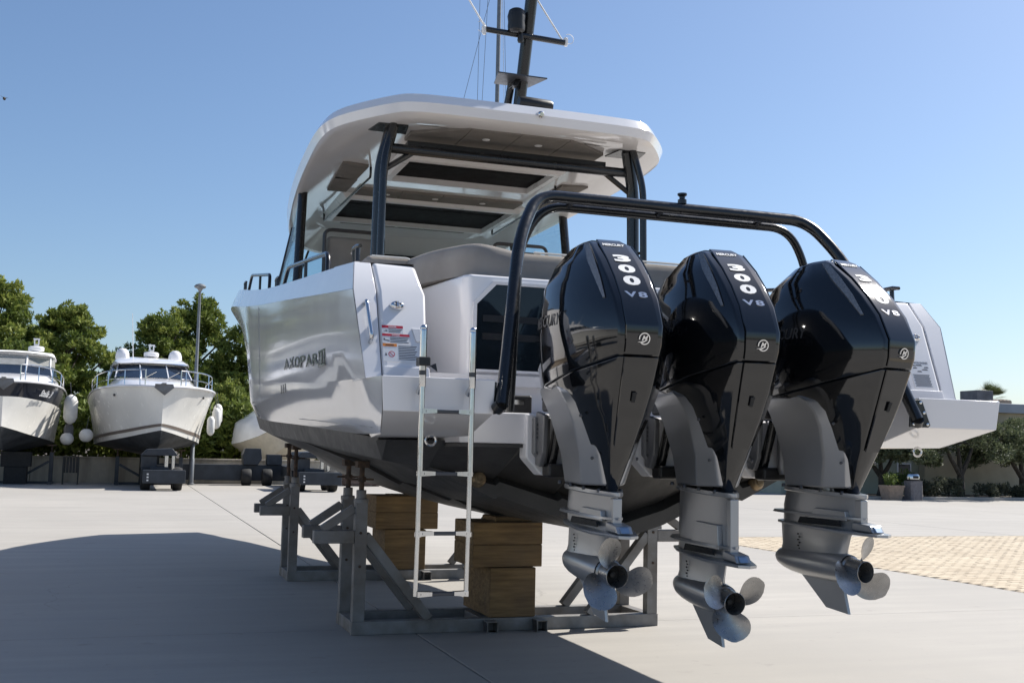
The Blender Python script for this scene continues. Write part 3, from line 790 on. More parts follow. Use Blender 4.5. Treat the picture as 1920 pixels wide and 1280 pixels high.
for s in (-1, 1):
    for (y0, y1) in ((10.9, 11.48), (11.49, 12.08)):
        ceil_plate('ceiling_panel', [(s * 1.03, y0), (s * (1.30 - .05 * (y0 - 10.9)), y0 - .06), (s * (1.30 - .05 * (y1 - 10.9)), y1 + .02), (s * 1.04, y1)], 'panel_grey', roof)
for (a, b) in ((-.25, 9.5), (.25, 9.5), (-.6, 12.02), (-.05, 12.02), (.5, 12.02), (-.1, 13.7)):
    mb = MB(); mb.lathe([(.0, -.003), (.032, -.003), (.036, .0), (.036, .004)], (a, b, ZU - .029), (0, 0, 1), 14); bb(mb, 'downlight', 'badge_white', roof)
for (w, y0, y1) in ((.74, 10.38, 11.2), (.95, 12.27, 13.52)):
    for k in range(3):
        a = -w + k * 2 * w / 3; d = (y1 - y0)
        ceil_plate('sunroof_mesh', [(-w, y0 + k * d / 3 + .006), (w, y0 + k * d / 3 + .006), (w, y0 + (k + 1) * d / 3 - .006), (-w, y0 + (k + 1) * d / 3 - .006)], 'roof_mesh', roof, .006 + .004 * (k % 2))
    mb = MB()
    o_ = [(-w - .12, y0 - .10), (w + .12, y0 - .10), (w + .12, y1 + .10), (-w - .12, y1 + .10)]
    i_ = [(-w, y0), (w, y0), (w, y1), (-w, y1)]
    P3 = lambda q, z: [V(a, b, z) for a, b in q]
    mid = [(a * .5 + c * .5, b * .5 + d * .5) for (a, b), (c, d) in zip(o_, i_)]
    mb.loft([P3(o_, ZU - .001), P3(mid, ZU - .06), P3(i_, ZU - .065), P3(i_, ZU - .002)], True, False, False)
    bb(mb, 'sunroof_frame', 'gelcoat_satin', roof, smooth=20)
# rear camera under the roof lip
mb = MB(); mb.lathe([(.030, 0), (.032, .02), (.028, .05), (.018, .06)], (.06, 8.955, 4.40), (0, -1, -.15), 14); rc = bb(mb, 'rear_camera', 'chrome', roof)
mb = MB(); mb.lathe([(.014, .058), (.010, .064)], (.06, 8.955, 4.40), (0, -1, -.15), 10); 
for s in (-1, 1):
    mb = MB(); mb.tube(fillet([V(s * .99, 11.0, ZU), V(s * .99, 11.0, ZU - .10), V(s * 1.06, 13.4, ZU - .10), V(s * 1.06, 13.4, ZU)], .04, 4), .012, 8); bb(mb, 'ceiling_handrail', 'black_metal', roof)
# roof pillars and cross beam
for s in (-1, 1):
    mb = MB(); mb.tube(fillet([V(s * 1.22, 9.5, 2.2), V(s * 1.20, 9.5, 3.95), V(s * 1.12, 9.46, 4.31)], .12, 5), .058, 14); pl = bb(mb, 'roof_pillar', 'black_metal')
    mb = MB(); mb.tube(fillet([V(s * 1.235, 9.30, 2.2), V(s * 1.215, 9.31, 3.95), V(s * 1.13, 9.36, 4.31)], .12, 5), .032, 10); bb(mb, 'pillar_tube', 'black_metal', pl)
    for z in (2.9, 3.35, 3.8):
        mb = MB(); mb.tube([V(s * 1.21, 9.5, z), V(s * 1.225, 9.30, z)], .014, 6); bb(mb, 'pillar_link', 'black_metal', pl)
    mb = MB(); mb.prism([(s * 1.0, 9.36, 4.302), (s * 1.26, 9.36, 4.302), (s * 1.30, 9.62, 4.302), (s * .96, 9.62, 4.302)], (0, 0, -.012)); bb(mb, 'pillar_pad', 'black_metal', pl, smooth=None)
    mb = MB(); mb.tube([V(s * .88, 9.52, 4.13), V(s * 1.18, 9.5, 3.92)], .026, 8); bb(mb, 'corner_brace', 'black_metal')
    mb = MB(); mb.tube([V(s * 1.56, 11.9, 2.95), V(s * 1.50, 12.1, 4.33)], .05, 12); bb(mb, 'side_pillar', 'black_metal')
mb = MB(); mb.tube([V(-1.17, 9.5, 4.12), V(1.17, 9.5, 4.12)], .045, 12); bb(mb, 'cross_beam', 'black_metal')
mb = MB(); mb.bar(V(-.95, 9.62, 4.2), V(.95, 9.62, 4.2), .10, .05); bb(mb, 'awning_case', 'black_plastic')
# windscreen
wl = [(-1.36, 13.6), (-1.30, 14.2), (-1.05, 14.6), (1.05, 14.6), (1.30, 14.2), (1.36, 13.6)]
wb = [(-1.55, 13.7), (-1.5, 14.7), (-1.2, 15.35), (1.2, 15.35), (1.5, 14.7), (1.55, 13.7)]
for k in range(5):
    top2 = [V(*wl[k], 4.20), V(*wl[k + 1], 4.20 - (.08 if k in (1, 2, 3) else .03))]
    top2 = [V(a.x, a.y, 4.31 - .075 * max(0, a.y - 12.8) ** 2 + .0) for a in top2]
    bot = [V(*wb[k], 3.36), V(*wb[k + 1], 3.36)]
    mb = MB(); mb.prism([bot[0], bot[1], top2[1], top2[0]], (0, -.006, 0)); bb(mb, 'windscreen_pane', 'glass_blue', smooth=None)
    mb = MB(); mb.tube([top2[0], top2[1]], .018, 6); mb.tube([bot[1], top2[1]], .016, 6); bb(mb, 'windscreen_frame', 'black_metal')
for s in (-1, 1):
    mb = MB(); mb.prism([V(s * 1.60, 12.0, 3.10), V(s * 1.55, 13.68, 3.3), V(s * 1.37, 13.58, 4.24), V(s * 1.51, 12.15, 4.30)], (s * -.006, 0, 0)); bb(mb, 'side_window', 'glass_blue', smooth=None)
    mb = MB(); mb.tube([V(s * 1.60, 12.0, 3.10), V(s * 1.56, 13.7, 3.3), V(s * 1.38, 13.6, 4.24)], .02, 6); bb(mb, 'side_window_frame', 'black_metal')

# signal mast on the roof
mast = MB().tube([V(.02, 9.42, 4.50), V(.05, 9.02, 6.1)], .055, 14)
mo = bb(mast, 'signal_mast', 'black_metal')
mb = MB(); mb.tube([V(-.07, 9.52, 4.5), V(-.05, 9.38, 4.86)], .035, 10); bb(mb, 'mast_stay', 'black_metal', mo)
mb = MB(); mb.prism([(-.26, 9.16, 4.80), (.20, 9.16, 4.80), (.12, 9.46, 4.80), (-.20, 9.46, 4.80)], (0, 0, .012)); bb(mb, 'radar_shelf', 'badge_grey', mo, smooth=None)
mb = MB(); mb.prism([(-.11, 9.2, 4.72), (-.06, 9.2, 4.72), (.02, 9.3, 4.86), (-.03, 9.3, 4.86)], (0, .12, 0)); bb(mb, 'shelf_bracket', 'black_metal', mo, bevel=.006)
mb = MB(); mb.tube([V(-.37, 9.2, 5.19), V(.37, 9.2, 5.17)], .026, 12); cb = bb(mb, 'cross_tree', 'black_metal', mo)
mb = MB(); mb.lathe([(.05, 5.18), (.075, 5.20), (.078, 5.24), (.075, 5.28), (.082, 5.33), (.07, 5.38), (.05, 5.395)], (-.10, 9.16, 0), (0, 0, 1), 16); bb(mb, 'search_light', 'black_plastic', mo, smooth=30)
mb = MB(); mb.lathe([(.022, 5.10), (.028, 5.12), (.02, 5.18)], (-.06, 9.16, 0), (0, 0, 1), 10); bb(mb, 'search_light_mount', 'black_plastic', mo)
for (p0, p1) in ((V(-.37, 9.2, 5.20), V(-.95, 9.25, 6.1)), (V(.36, 9.2, 5.18), V(-.02, 9.25, 5.75))):
    mb = MB(); mb.tube([p0, p1], .008, 6); bb(mb, 'whip_antenna', 'badge_white', mo)
for x in (-.385, .385):
    mb = MB(); mb.lathe([(.014, -.02), (.022, 0), (.022, .05), (.012, .06)], (x, 9.2, 5.16), (0, 0, 1), 8); bb(mb, 'antenna_base', 'badge_white', mo)
    mb = MB(); mb.tube([V(x, 9.2, 5.19) + V(.045 * math.cos(a) + (.03 if x > 0 else -.03), 0, .045 * math.sin(a) + .02) for a in np.linspace(-2.2, 2.2, 10)], .003, 5); bb(mb, 'loose_cable', 'badge_white', mo)
mb = MB(); mb.lathe([(.052, -.02), (.058, .0), (.058, .27), (.048, .29)], (-.06, 9.12, 4.545), (1, 0, -.03), 16); bb(mb, 'light_bar', 'black_plastic', mo)
mb = MB(); mb.box(-.04, .12, 9.0, 9.06, 5.66, 5.78); bb(mb, 'mast_box', 'black_plastic', mo)

# gunwale rails and cleats
for s in (-1, 1):
    for (y0, y1, h) in ((7.75, 10.3, .15), (11.55, 13.7, .16)):
        a, b = deck_edge(y0), deck_edge(y1)
        p = [V(s * (a.x - .05), y0, a.z), V(s * (a.x - .06), y0 + .06, a.z + h), V(s * (b.x - .06), y1 - .2, b.z + h - .01), V(s * (b.x - .05), y1, b.z)]
        mb = MB(); mb.tube(fillet(p, .09, 5), .017, 10)
        m_ = p[1].lerp(p[2], .5); e = deck_edge(m_.y); mb.tube([m_, V(m_.x, m_.y, e.z)], .014, 8)
        bb(mb, 'gunwale_rail', 'black_metal')
    for Y in (6.72, 10.95, 14.4, 16.2):
        e = deck_edge(Y) + V(0, 0, .012 if Y < 7 else 0); mb = MB(); x = s * (e.x - .06)
        mb.tube([V(x, Y - .13, e.z + .085), V(x, Y - .06, e.z + .095), V(x, Y + .06, e.z + .095), V(x, Y + .13, e.z + .085)], [.012, .016, .016, .012], 8)
        mb.tube([V(x, Y - .05, e.z + .09), V(x, Y - .055, e.z)], .016, 8); mb.tube([V(x, Y + .05, e.z + .09), V(x, Y + .055, e.z)], .016, 8)
        bb(mb, 'mooring_cleat', 'black_metal')

# tow arch over the outboards
arch_a = [V(-1.31, 5.665, 1.76), V(-1.22, 5.86, 2.46), V(-1.0, 6.22, 3.02), V(1.0, 6.22, 3.02), V(1.22, 5.86, 2.46), V(1.31, 5.665, 1.76)]
arch_a = [V(-1.315, 5.655, 1.745), V(-1.10, 6.05, 2.74), V(-.93, 6.23, 3.03), V(.93, 6.23, 3.03), V(1.10, 6.05, 2.74), V(1.315, 5.655, 1.745)]
mb = MB(); mb.tube(fillet(arch_a, [0, .3, .14, .14, .3, 0], 8), .036, 16); arch = bb(mb, 'tow_arch', 'black_metal', smooth=60)
arch_b = [V(-1.02, 6.40, 1.74), V(-1.0, 6.34, 2.74), V(-.855, 6.33, 2.992), V(.855, 6.33, 2.992), V(1.0, 6.34, 2.74), V(1.02, 6.40, 1.74)]
mb = MB(); mb.tube(fillet(arch_b, [0, .3, .14, .14, .3, 0], 8), .027, 14); bb(mb, 'inner_tube', 'black_metal', arch, smooth=60)
for u in (-.7, -.1, .6):
    mb = MB(); mb.tube([V(u, 6.24, 3.02), V(u, 6.33, 2.992)], .02, 8); bb(mb, 'arch_link', 'black_metal', arch)
mb = MB(); mb.lathe([(.028, 0), (.028, .026), (.018, .032), (.018, .045), (.030, .055), (.030, .066), (.0, .07)], (.03, 6.23, 3.062), (0, 0, 1), 16); bb(mb, 'tow_post', 'black_metal', arch)
for s in (-1, 1):
    pl = [(1.27, 1.702), (1.405, 1.702), (1.42, 1.715), (1.365, 1.855), (1.35, 1.868), (1.28, 1.868)]
    if s > 0:
        mb = MB(); mb.prism([(a, 5.682, z) for a, z in pl], (0, -.014, 0)); fp = bb(mb, 'arch_foot', 'black_metal', arch, bevel=.003)
        for (a, z) in ((1.295, 1.72), (1.395, 1.72), (1.37, 1.79), (1.345, 1.85)):
            mb = MB(); mb.lathe([(.011, 0), (.010, .006), (.005, .009)], (a, 5.668, z), (0, -1, 0), 8); bb(mb, 'bolt', 'stainless', fp)
    else:
        mb = MB(); mb.prism([(-1.343, 5.70, 1.70), (-1.343, 5.84, 1.70), (-1.343, 5.80, 1.87), (-1.343, 5.70, 1.87)], (.014, 0, 0)); bb(mb, 'arch_foot', 'black_metal', arch, bevel=.003)
    mb = MB(); mb.tube([V(s * 1.318, 5.655, 1.75), V(s * 1.335, 5.685, 1.725)], .036, 12); bb(mb, 'foot_socket', 'black_metal', arch)

# boarding ladder hung on the port platform
lad = thing('boarding_ladder', 'stainless telescopic boarding ladder hanging from the port swim platform', 'ladder', (XC - 1.63, 5.6, 0.77))
LO = (-1.595, 5.6, 0.77)
for u in (-1.727, -1.462):
    mb = MB(); mb.tube(fillet([V(u, 5.66, 1.80), V(u, 5.60, 1.83), V(u, 5.60, 2.115), V(u, 5.605, 2.13)], .01, 3), .019, 12)
    mb.tube([V(u, 5.60, 1.90), V(u, 5.597, 1.39)], .0145, 12); mb.ball((u, 5.60, 2.125), .0188, 12, 7)
    mb.build('upper_rail', 'stainless', lad, org=LO)
    mb = MB(); mb.tube([V(u - .002, 5.598, 1.395), V(u - .003, 5.596, 1.08)], .0125, 12); mb.build('middle_rail', 'stainless', lad, org=LO)
    mb = MB(); mb.tube([V(u - .003, 5.596, 1.09), V(u - .008, 5.594, .775)], .0108, 12); mb.build('lower_rail', 'stainless', lad, org=LO)
    for z in (1.895, 1.385, 1.08):
        mb = MB(); mb.lathe([(.018, -.012), (.018, .012)], (u - .001, 5.598, z), (0, 0, 1), 12); mb.build('collar', 'stainless' if z < 1.5 else 'badge_grey', lad, org=LO)
for z in (1.70, 1.385, 1.085, .785):
    mb = MB(); mb.bar(V(-1.715, 5.597, z), V(-1.475, 5.597, z), .045, .018); mb.build('rung', 'badge_grey', lad, bevel=.004, org=LO)
    for u, d in ((-1.727, 1), (-1.462, -1)):
        mb = MB(); mb.prism([V(u, 5.575, z + .014), V(u + d * .075, 5.573, z + .011), V(u + d * .075, 5.573, z - .008), V(u, 5.575, z - .014)], (0, .04, 0)); mb.build('rung_end', 'stainless', lad, org=LO)
mb = MB(); mb.box(-1.755, -1.695, 5.565, 5.64, 1.93, 1.975); mb.add([(-1.70, 5.57, 1.93), (-1.66, 5.56, 1.90), (-1.665, 5.575, 1.945)], [(0, 1, 2)]); mb.build('retaining_strap', 'black_plastic', lad, bevel=.006, org=LO)
# ------------------------------------------------------------------ outboards
ZB = 0.60   # engine root height, near the skeg tip
def sym(half):
    return [V(*p) for p in half] + [V(-p[0], p[1], p[2]) for p in reversed(half[1:-1])]
def make_engine(label, X, steer, ext, prop_rot, side_text=False):
    a = R(steer)
    zb = ZB - ext
    e = thing('outboard_motor', label, 'outboard', (X, 6.12, zb), a, 'outboard motors on the transom')
    OG = (0, 0, zb)
    def eb(mb, name, m, par=None, **kw): return mb.build(name, m, par or e, org=OG, **kw)
    # half rings, front centre to rear centre: A B C D E F
    def ring(z, A, B, C, D, E, F, zs=None):
        zs = zs or [z] * 6
        pts = [(0, A), B, C, D, E, (0, F)]
        return sym([(p[0], p[1], zs[i]) for i, p in enumerate(pts)])
    low = [ring(1.305, -.42, (.018, -.43), (.030, -.47), (.034, -.52), (.026, -.585), -.590),
           ring(1.48, -.38, (.06, -.40), (.100, -.50), (.104, -.58), (.056, -.668), -.674),
           ring(1.70, -.30, (.12, -.34), (.188, -.48), (.190, -.62), (.088, -.778), -.786),
           ring(1.84, -.12, (.19, -.16), (.252, -.36), (.245, -.62), (.104, -.842), -.852),
           ring(0, .02, (.21, .0), (.277, -.25), (.266, -.62), (.112, -.908), -.918, [1.846, 1.848, 1.868, 1.925, 1.998, 2.000])]
    mb = MB(); mb.loft(low); eb(mb, 'lower_cowl', 'cowl_black', bevel=.008, seg=3, alim=34, hard=False)
    g = .0028
    upp = [ring(0, .02, (.21, .0), (.277, -.25), (.266, -.62), (.112, -.908), -.918, [1.846 + g, 1.848 + g, 1.868 + g, 1.925 + g, 1.998 + g, 2.0 + g]),
           ring(2.06, .07, (.235, .045), (.296, -.25), (.276, -.65), (.118, -.928), -.938),
           ring(2.155, .075, (.240, .045), (.299, -.25), (.276, -.665), (.120, -.938), -.948),
           ring(2.30, .05, (.238, .02), (.293, -.25), (.256, -.60), (.124, -.868), -.878),
           ring(2.42, .0, (.225, -.03), (.279, -.26), (.228, -.52), (.125, -.768), -.778),
           ring(2.53, -.08, (.190, -.10), (.235, -.27), (.195, -.45), (.124, -.655), -.664),
           ring(2.64, -.20, (.120, -.21), (.150, -.30), (.148, -.41), (.118, -.515), -.522),
           ring(2.668, -.25, (.085, -.26), (.108, -.32), (.110, -.38), (.098, -.455), -.460)]
    mb = MB(); mb.loft(upp); cow = eb(mb, 'upper_cowl', 'cowl_black', bevel=.010, seg=3, alim=34, hard=False)
    # spine panel following the rear profile
    prof = [(-.470, 2.672), (-.524, 2.648), (-.664, 2.535), (-.778, 2.424), (-.878, 2.303), (-.950, 2.162), (-.952, 2.15), (-.942, 2.06), (-.925, 2.01)]
    def strip(prof, w, th):
        mb = MB(); rings = []
        for i, (y, z) in enumerate(prof):
            y0, z0 = prof[max(0, i - 1)]; y1, z1 = prof[min(len(prof) - 1, i + 1)]
            d = V(0, y1 - y0, z1 - z0).normalized(); nn = V(0, d.z, -d.y)
            if nn.y > 0: nn = -nn
            p = V(0, y, z); ww = w[i] if isinstance(w, list) else w
            rings.append([p + V(-ww, 0, 0) - nn * .004, p + V(-ww + .003, 0, 0) + nn * th, p + V(ww - .003, 0, 0) + nn * th, p + V(ww, 0, 0) - nn * .004])
        mb.loft(rings); return mb
    sp = eb(strip(prof, [.07, .078, .082, .085, .088, .090, .090, .088, .086], .0015), 'spine_panel', 'cowl_black', cow, smooth=30)
    prof2 = [(-.921, 1.993), (-.858, 1.845), (-.793, 1.70), (-.733, 1.58), (-.715, 1.545)]
    sp2 = eb(strip(prof2, [.084, .077, .066, .055, .05], .003), 'service_panel', 'cowl_black', smooth=30)
    mb = MB(); c = V(0, -.848, 1.80); up = V(0, -.41, .91).normalized(); mb.prism([c + V(-.010, 0, 0) - up * .034, c + V(.010, 0, 0) - up * .034, c + V(.014, 0, 0) + up * .022, c + V(-.012, 0, 0) + up * .022], V(0, -.006, -.003)); eb(mb, 'latch', 'rubber', sp2, bevel=.003)
    # lettering on the spine
    def spt(z, off=.0026):
        for (y0, z0), (y1, z1) in zip(prof, prof[1:]):
            if z1 <= z <= z0:
                t = (z0 - z) / (z0 - z1); d = V(0, y0 - y1, z0 - z1).normalized(); nn = V(0, -d.z, d.y)
                return V(0, y0 + (y1 - y0) * t, z) + nn * off, d
    mb = MB()
    for ch, z in (('3', 2.540), ('0', 2.474), ('0', 2.402)):
        p, d = spt(z); put_text(mb, ch, p + V(.004, 0, 0), V(1, 0, 0), d, .096, .072, .001, bold=0.05)
    eb(mb, 'lettering', 'badge_white', sp, smooth=None); mb = MB()
    p, d = spt(2.630, .0035); put_text(mb, 'MERCURY', p, V(1, 0, 0), d, .130, .024, .001, bold=0.03, shear=.15)
    eb(mb, 'lettering', 'badge_white', sp, smooth=None)
    mb = MB(); p, d = spt(2.318, .0035); put_text(mb, 'V', p + V(-.03, 0, 0), V(1, 0, 0), d, .066, .042, .002, bold=0.03); put_text(mb, '8', p + V(.036, 0, 0), V(1, 0, 0), d, .05, .042, .002, bold=0.03); eb(mb, 'badge', 'chrome', sp, smooth=None)
    # round emblem
    mb = MB(); c = V(0.01, -.9515, 2.085); up = V(0, -.12, .99).normalized(); rt = V(1, 0, 0)
    rg = lambda r_, o: [c + rt * (math.cos(t) * r_) + up * (math.sin(t) * r_) + V(0, -o, 0) for t in np.linspace(-2.5, 3.3, 30)]
    mb.loft([rg(.025, 0), rg(.0255, .004), rg(.031, .004), rg(.0315, 0)], False, False, False)
    put_text(mb, 'M', c + V(.002, -.002, .003), rt, up, .034, .026, .002, bold=0.03, shear=.35)
    mb.prism([c + rt * -.040 + up * -.018, c + rt * -.012 + up * -.014, c + rt * .022 + up * -.004, c + rt * -.008 + up * -.021], (0, -.004, 0))
    eb(mb, 'emblem', 'chrome', smooth=None)
    # intake grilles beside the spine
    for s in (-1, 1):
        P = [V(.118, -.522, 2.643), V(.124, -.664, 2.533), V(.125, -.776, 2.422), V(.124, -.872, 2.303)]
        Q = [V(.140, -.450, 2.640), V(.185, -.515, 2.533), V(.208, -.590, 2.422), V(.222, -.66, 2.303)]
        fr = [(.22, .78), (.20, .60), (.20, .46), (.22, .34)]
        rings = []
        for i in range(4):
            nrm = V(.55, -.65, .5).normalized(); aa = P[i].lerp(Q[i], fr[i][0] + .05); bb_ = P[i].lerp(Q[i], fr[i][1])
            rings.append([V(s * q.x, q.y, q.z) for q in (aa - nrm * .01, aa + nrm * .006, bb_ + nrm * .006, bb_ - nrm * .01)])
        mb = MB(); mb.loft(rings); eb(mb, 'intake_grille', 'grille_grey', cow, smooth=30)
    # side lettering, faint
    for s in (-1, 1):
        mb = MB(); put_text(mb, 'MERCURY', V(s * .3135, -.30, 2.225), V(0, s * 1.0, .0) if s < 0 else V(0, 1, 0), V(0, 0, 1), .40, .065, .0012, bold=0.02, shear=.2)
        # lay the letters on the flank
        for v in mb.v:
            y, z = v.y, v.z
            f = (z - 2.155) / .145
            xc_ = .299 - .006 * f; xd = .276 - .020 * f
            yd = -.665 + .065 * f
            if y < -.25: xx = xc_ + (xd - xc_) * min(1.2, (y + .25) / (yd + .25))
            else: xx = xc_ - (xc_ - .24) * (y + .25) / .295
            v.x = s * (xx + .0045 + (abs(v.x) - .3135) * .5)
        eb(mb, 'side_lettering', 'tone_on_tone', cow, smooth=None)
    # silver mid section
    def sring(z, yf, xf, xm, ym, xr, yr):
        return sym([(0, yf, z), (xf, yf - .01, z), (xm, ym, z), (xr, yr, z), (xr * .6, yr - .012, z), (0, yr - .014, z)])
    mid = [sring(1.335, -.07, .090, .128, -.44, .058, -.575), sring(1.50, -.09, .125, .160, -.50, .098, -.620), sring(1.68, -.08, .18, .216, -.53, .150, -.645),
           sring(1.77, -.07, .215, .248, -.52, .190, -.632), sring(1.835, -.05, .24, .268, -.47, .225, -.585), sring(1.868, -.04, .24, .268, -.40, .235, -.50)]
    mb = MB(); mb.loft(mid); ms = eb(mb, 'midsection', 'silver_paint', bevel=.014, seg=3)
    for s in (-1, 1):
        for (x, y, z) in ((.205, -.628, 1.70), (.128, -.605, 1.48)):
            mb = MB(); mb.lathe([(.009, -.004), (.009, .004), (.006, .006)], (s * x, y, z), (s * .75, -.65, 0), 8); eb(mb, 'screw', 'badge_grey', ms)
    # lower leg
    dz = -ext
    def oval(y0, y1, w, z0, z1, n=20, p=2.3, tail=1.0):
        r_ = []
        for k in range(n):
            t = 2 * math.pi * k / n; c, s_ = math.cos(t), math.sin(t)
            yy = (y0 + y1) / 2 + (y0 - y1) / 2 * math.copysign(abs(c) ** (2 / p), c); f = (y0 - yy) / (y0 - y1)
            ww = w * (1 - (1 - tail) * f)
            r_.append(V(ww * math.copysign(abs(s_) ** (2 / p), s_), yy, z0 + (z1 - z0) * f))
        return r_
    mb = MB(); mb.loft([oval(-.02, -.665, .138, 1.312, 1.278, tail=.45), oval(-.015, -.672, .145, 1.318, 1.284, tail=.45), oval(-.02, -.672, .142, 1.338, 1.302, tail=.45)]); eb(mb, 'splash_flange', 'silver_paint')
    for s in (-1, 1):
        for k, y in enumerate((-.12, -.26, -.40, -.54)):
            mb = MB(); mb.lathe([(.012, 0), (.012, .014), (.007, .02)], (s * (.132 - .07 * (k / 3) ** 1.5), y, 1.331 - .035 * k / 3 * .9), (0, 0, 1), 6)
            eb(mb, 'flange_bolt', 'badge_grey')
    lb = 1.10 + dz
    mb = MB(); mb.loft([oval(.012, -.640, .092, lb, lb, tail=.34), oval(.008, -.640, .095, lb + .12, lb + .12, tail=.34), oval(-.012, -.652, .098, 1.285, 1.262, tail=.36), oval(-.02, -.652, .10, 1.311, 1.279, tail=.36)]); leg = eb(mb, 'drive_leg', 'silver_paint')
    mb = MB(); mb.box(-.026, .026, -.655, -.60, 1.135 + dz, 1.274); eb(mb, 'leg_trailing_block', 'silver_paint', leg, bevel=.008)
    for s in (-1, 1):
        mb = MB(); mb.prism([V(s * .078, -.33, 1.215 + dz * .5), V(s * .060, -.56, 1.205 + dz * .5), V(s * .058, -.57, 1.15 + dz), V(s * .085, -.27, 1.155 + dz)], (s * -.03, 0, 0))
        eb(mb, 'leg_facet', 'silver_paint', leg, bevel=.004)
        mb = MB(); mb.prism([V(s * .084, -.22, 1.158 + dz), V(s * .060, -.52, 1.147 + dz), V(s * .058, -.53, 1.118 + dz), V(s * .086, -.20, 1.122 + dz)], (s * .010, 0, 0))
        eb(mb, 'exhaust_slot', 'rubber', leg)
    mb = MB(); mb.loft([oval(.095, -.66, .118, 1.176 + dz, 1.160 + dz, tail=.62, p=2.6), oval(.085, -.665, .112, 1.190 + dz, 1.172 + dz, tail=.62, p=2.6)]); eb(mb, 'splash_plate', 'silver_paint')
    mb = MB()
    pl = [(0, .045), (.06, .02), (.105, -.12), (.135, -.40), (.13, -.58), (.055, -.80), (0, -.83)]
    z_ = lambda y: 1.122 - .040 * (.045 - y) / .875 + dz
    mb.loft([sym([(x * .96, y, z_(y) - .009) for x, y in pl]), sym([(x, y, z_(y)) for x, y in pl]), sym([(x * .97, y, z_(y) + .006) for x, y in pl])]); avp = eb(mb, 'anti_ventilation_plate', 'silver_paint', smooth=30)
    mb = MB(); mb.prism([V(-.045, -.59, 1.10 + dz), V(-.045, -.765, 1.094 + dz), V(-.045, -.735, 1.135 + dz), V(-.045, -.60, 1.150 + dz)], (.09, 0, 0)); tt = eb(mb, 'trim_tab', 'silver_paint', avp, bevel=.008)
    mb = MB(); mb.prism([V(-.028, -.72, 1.102 + dz), V(-.028, -.775, 1.098 + dz), V(-.028, -.752, 1.128 + dz), V(-.028, -.725, 1.134 + dz)], (.05, 0, 0)); eb(mb, 'anode', 'anode_blue', tt, bevel=.005)
    # gearcase: strut, torpedo, skeg
    mb = MB(); mb.loft([oval(.060, -.505, .086, .90 + dz, .885 + dz, tail=.92, p=2.0), oval(.042, -.508, .074, .94 + dz, .925 + dz, tail=.85), oval(.032, -.515, .060, .985 + dz, .975 + dz, tail=.78), oval(.042, -.545, .052, 1.06 + dz, 1.06 + dz, tail=.7), oval(.045, -.565, .055, 1.112 + dz, 1.085 + dz, tail=.7)])
    gc = eb(mb, 'gearcase', 'silver_paint')
    axis = V(0, -1, -.045).normalized(); c0 = V(0, .095, .905 + dz)
    mb = MB(); mb.lathe([(.004, .0), (.028, .012), (.050, .045), (.068, .10), (.080, .17), (.087, .26), (.090, .36), (.089, .50), (.084, .60), (.080, .625)], c0, axis, 28); eb(mb, 'torpedo', 'silver_paint', gc)
    mb = MB()
    for k in range(7): mb.box(-.060, -.0545, -.165 - (k % 2) * .012, -.155 - (k % 2) * .012, .945 + dz + k * .017, .953 + dz + k * .017)
    for k in range(7): mb.box(.0545, .060, -.165 - (k % 2) * .012, -.155 - (k % 2) * .012, .945 + dz + k * .017, .953 + dz + k * .017)
    eb(mb, 'water_intake', 'rubber', gc, smooth=None)['kind'] = 'stuff'
    sk = lambda w: [V(w, -.10, .845 + dz), V(w, -.47, .83 + dz), V(w * .6, -.525, .622 + dz), V(w * .6, -.345, .640 + dz)]
    mb = MB(); A = sk(.014); Bm = sk(-.014); mb.loft([Bm, [V(0, p.y + (.012 if i in (0, 3) else -.012), p.z) for i, p in enumerate(A)], A]); eb(mb, 'skeg', 'silver_paint', gc, smooth=30)
    # propeller
    ph = c0 + axis * .625
    mb = MB(); mb.lathe([(.050, .0), (.076, .006), (.076, .012), (.066, .02), (.064, .06), (.061, .10), (.062, .128), (.0595, .130), (.055, .10), (.050, .02)], ph, axis, 28, cap=False); pr = eb(mb, 'propeller', 'prop_steel')
    mb = MB(); mb.lathe([(.049, .03), (.03, .031), (.016, .034), (.016, .07), (.008, .075)], ph, axis, 18); eb(mb, 'hub_nut', 'rubber', pr)
    mb = MB(); mb.lathe([(.079, -.004), (.080, .004), (.070, .005)], ph, axis, 28, cap=False); eb(mb, 'hub_seal', 'rubber', pr)
    X_ = V(1, 0, 0); Z_ = X_.cross(axis).normalized()
    if Z_.z < 0: Z_ = -Z_
    nr, nc = 15, 11
    def blade(th):
        top, bot = [], []
        for i in range(nr):
            f = i / (nr - 1); rr = .055 + .150 * f
            ch = .10 + .115 * math.sin(math.pi * min(1, f * .82 + .08)) ; 
            if f > .72: ch *= math.sqrt(max(0.02, 1 - ((f - .72) / .285) ** 2))
            pitch = math.atan2(.50, 2 * math.pi * rr) 
            rt_, rb_ = [], []
            for j in range(nc):
                g_ = j / (nc - 1) - .5; s_ = g_ * ch + .022 * f
                ang = th + s_ * math.cos(pitch) / rr; ax_ = .066 + s_ * math.sin(pitch) * 1.05 + .028 * f + .02 * f * f
                thick = .0048 * (1 - .6 * f) * max(.12, 1 - (2 * g_) ** 2)
                P_ = ph + X_ * (rr * math.cos(ang)) + Z_ * (rr * math.sin(ang))
                rt_.append(P_ + axis * (ax_ + thick)); rb_.append(P_ + axis * (ax_ - thick))
            top.append(rt_); bot.append(rb_)
        m_ = MB(); rings = [t_ + list(reversed(b_)) for t_, b_ in zip(top, bot)]; m_.loft(rings, True, True, True); return m_
    for k in range(3):
        eb(blade(R(prop_rot + 120 * k)), 'blade', 'prop_steel', pr, smooth=50)
    # clamp bracket against the transom (does not steer)
    Rb = Matrix.Rotation(-a, 4, 'Z')
    def fb(mb, name, m, par=None, **kw): return eb(mb.xf(Rb), name, m, par, **kw)
    br = None
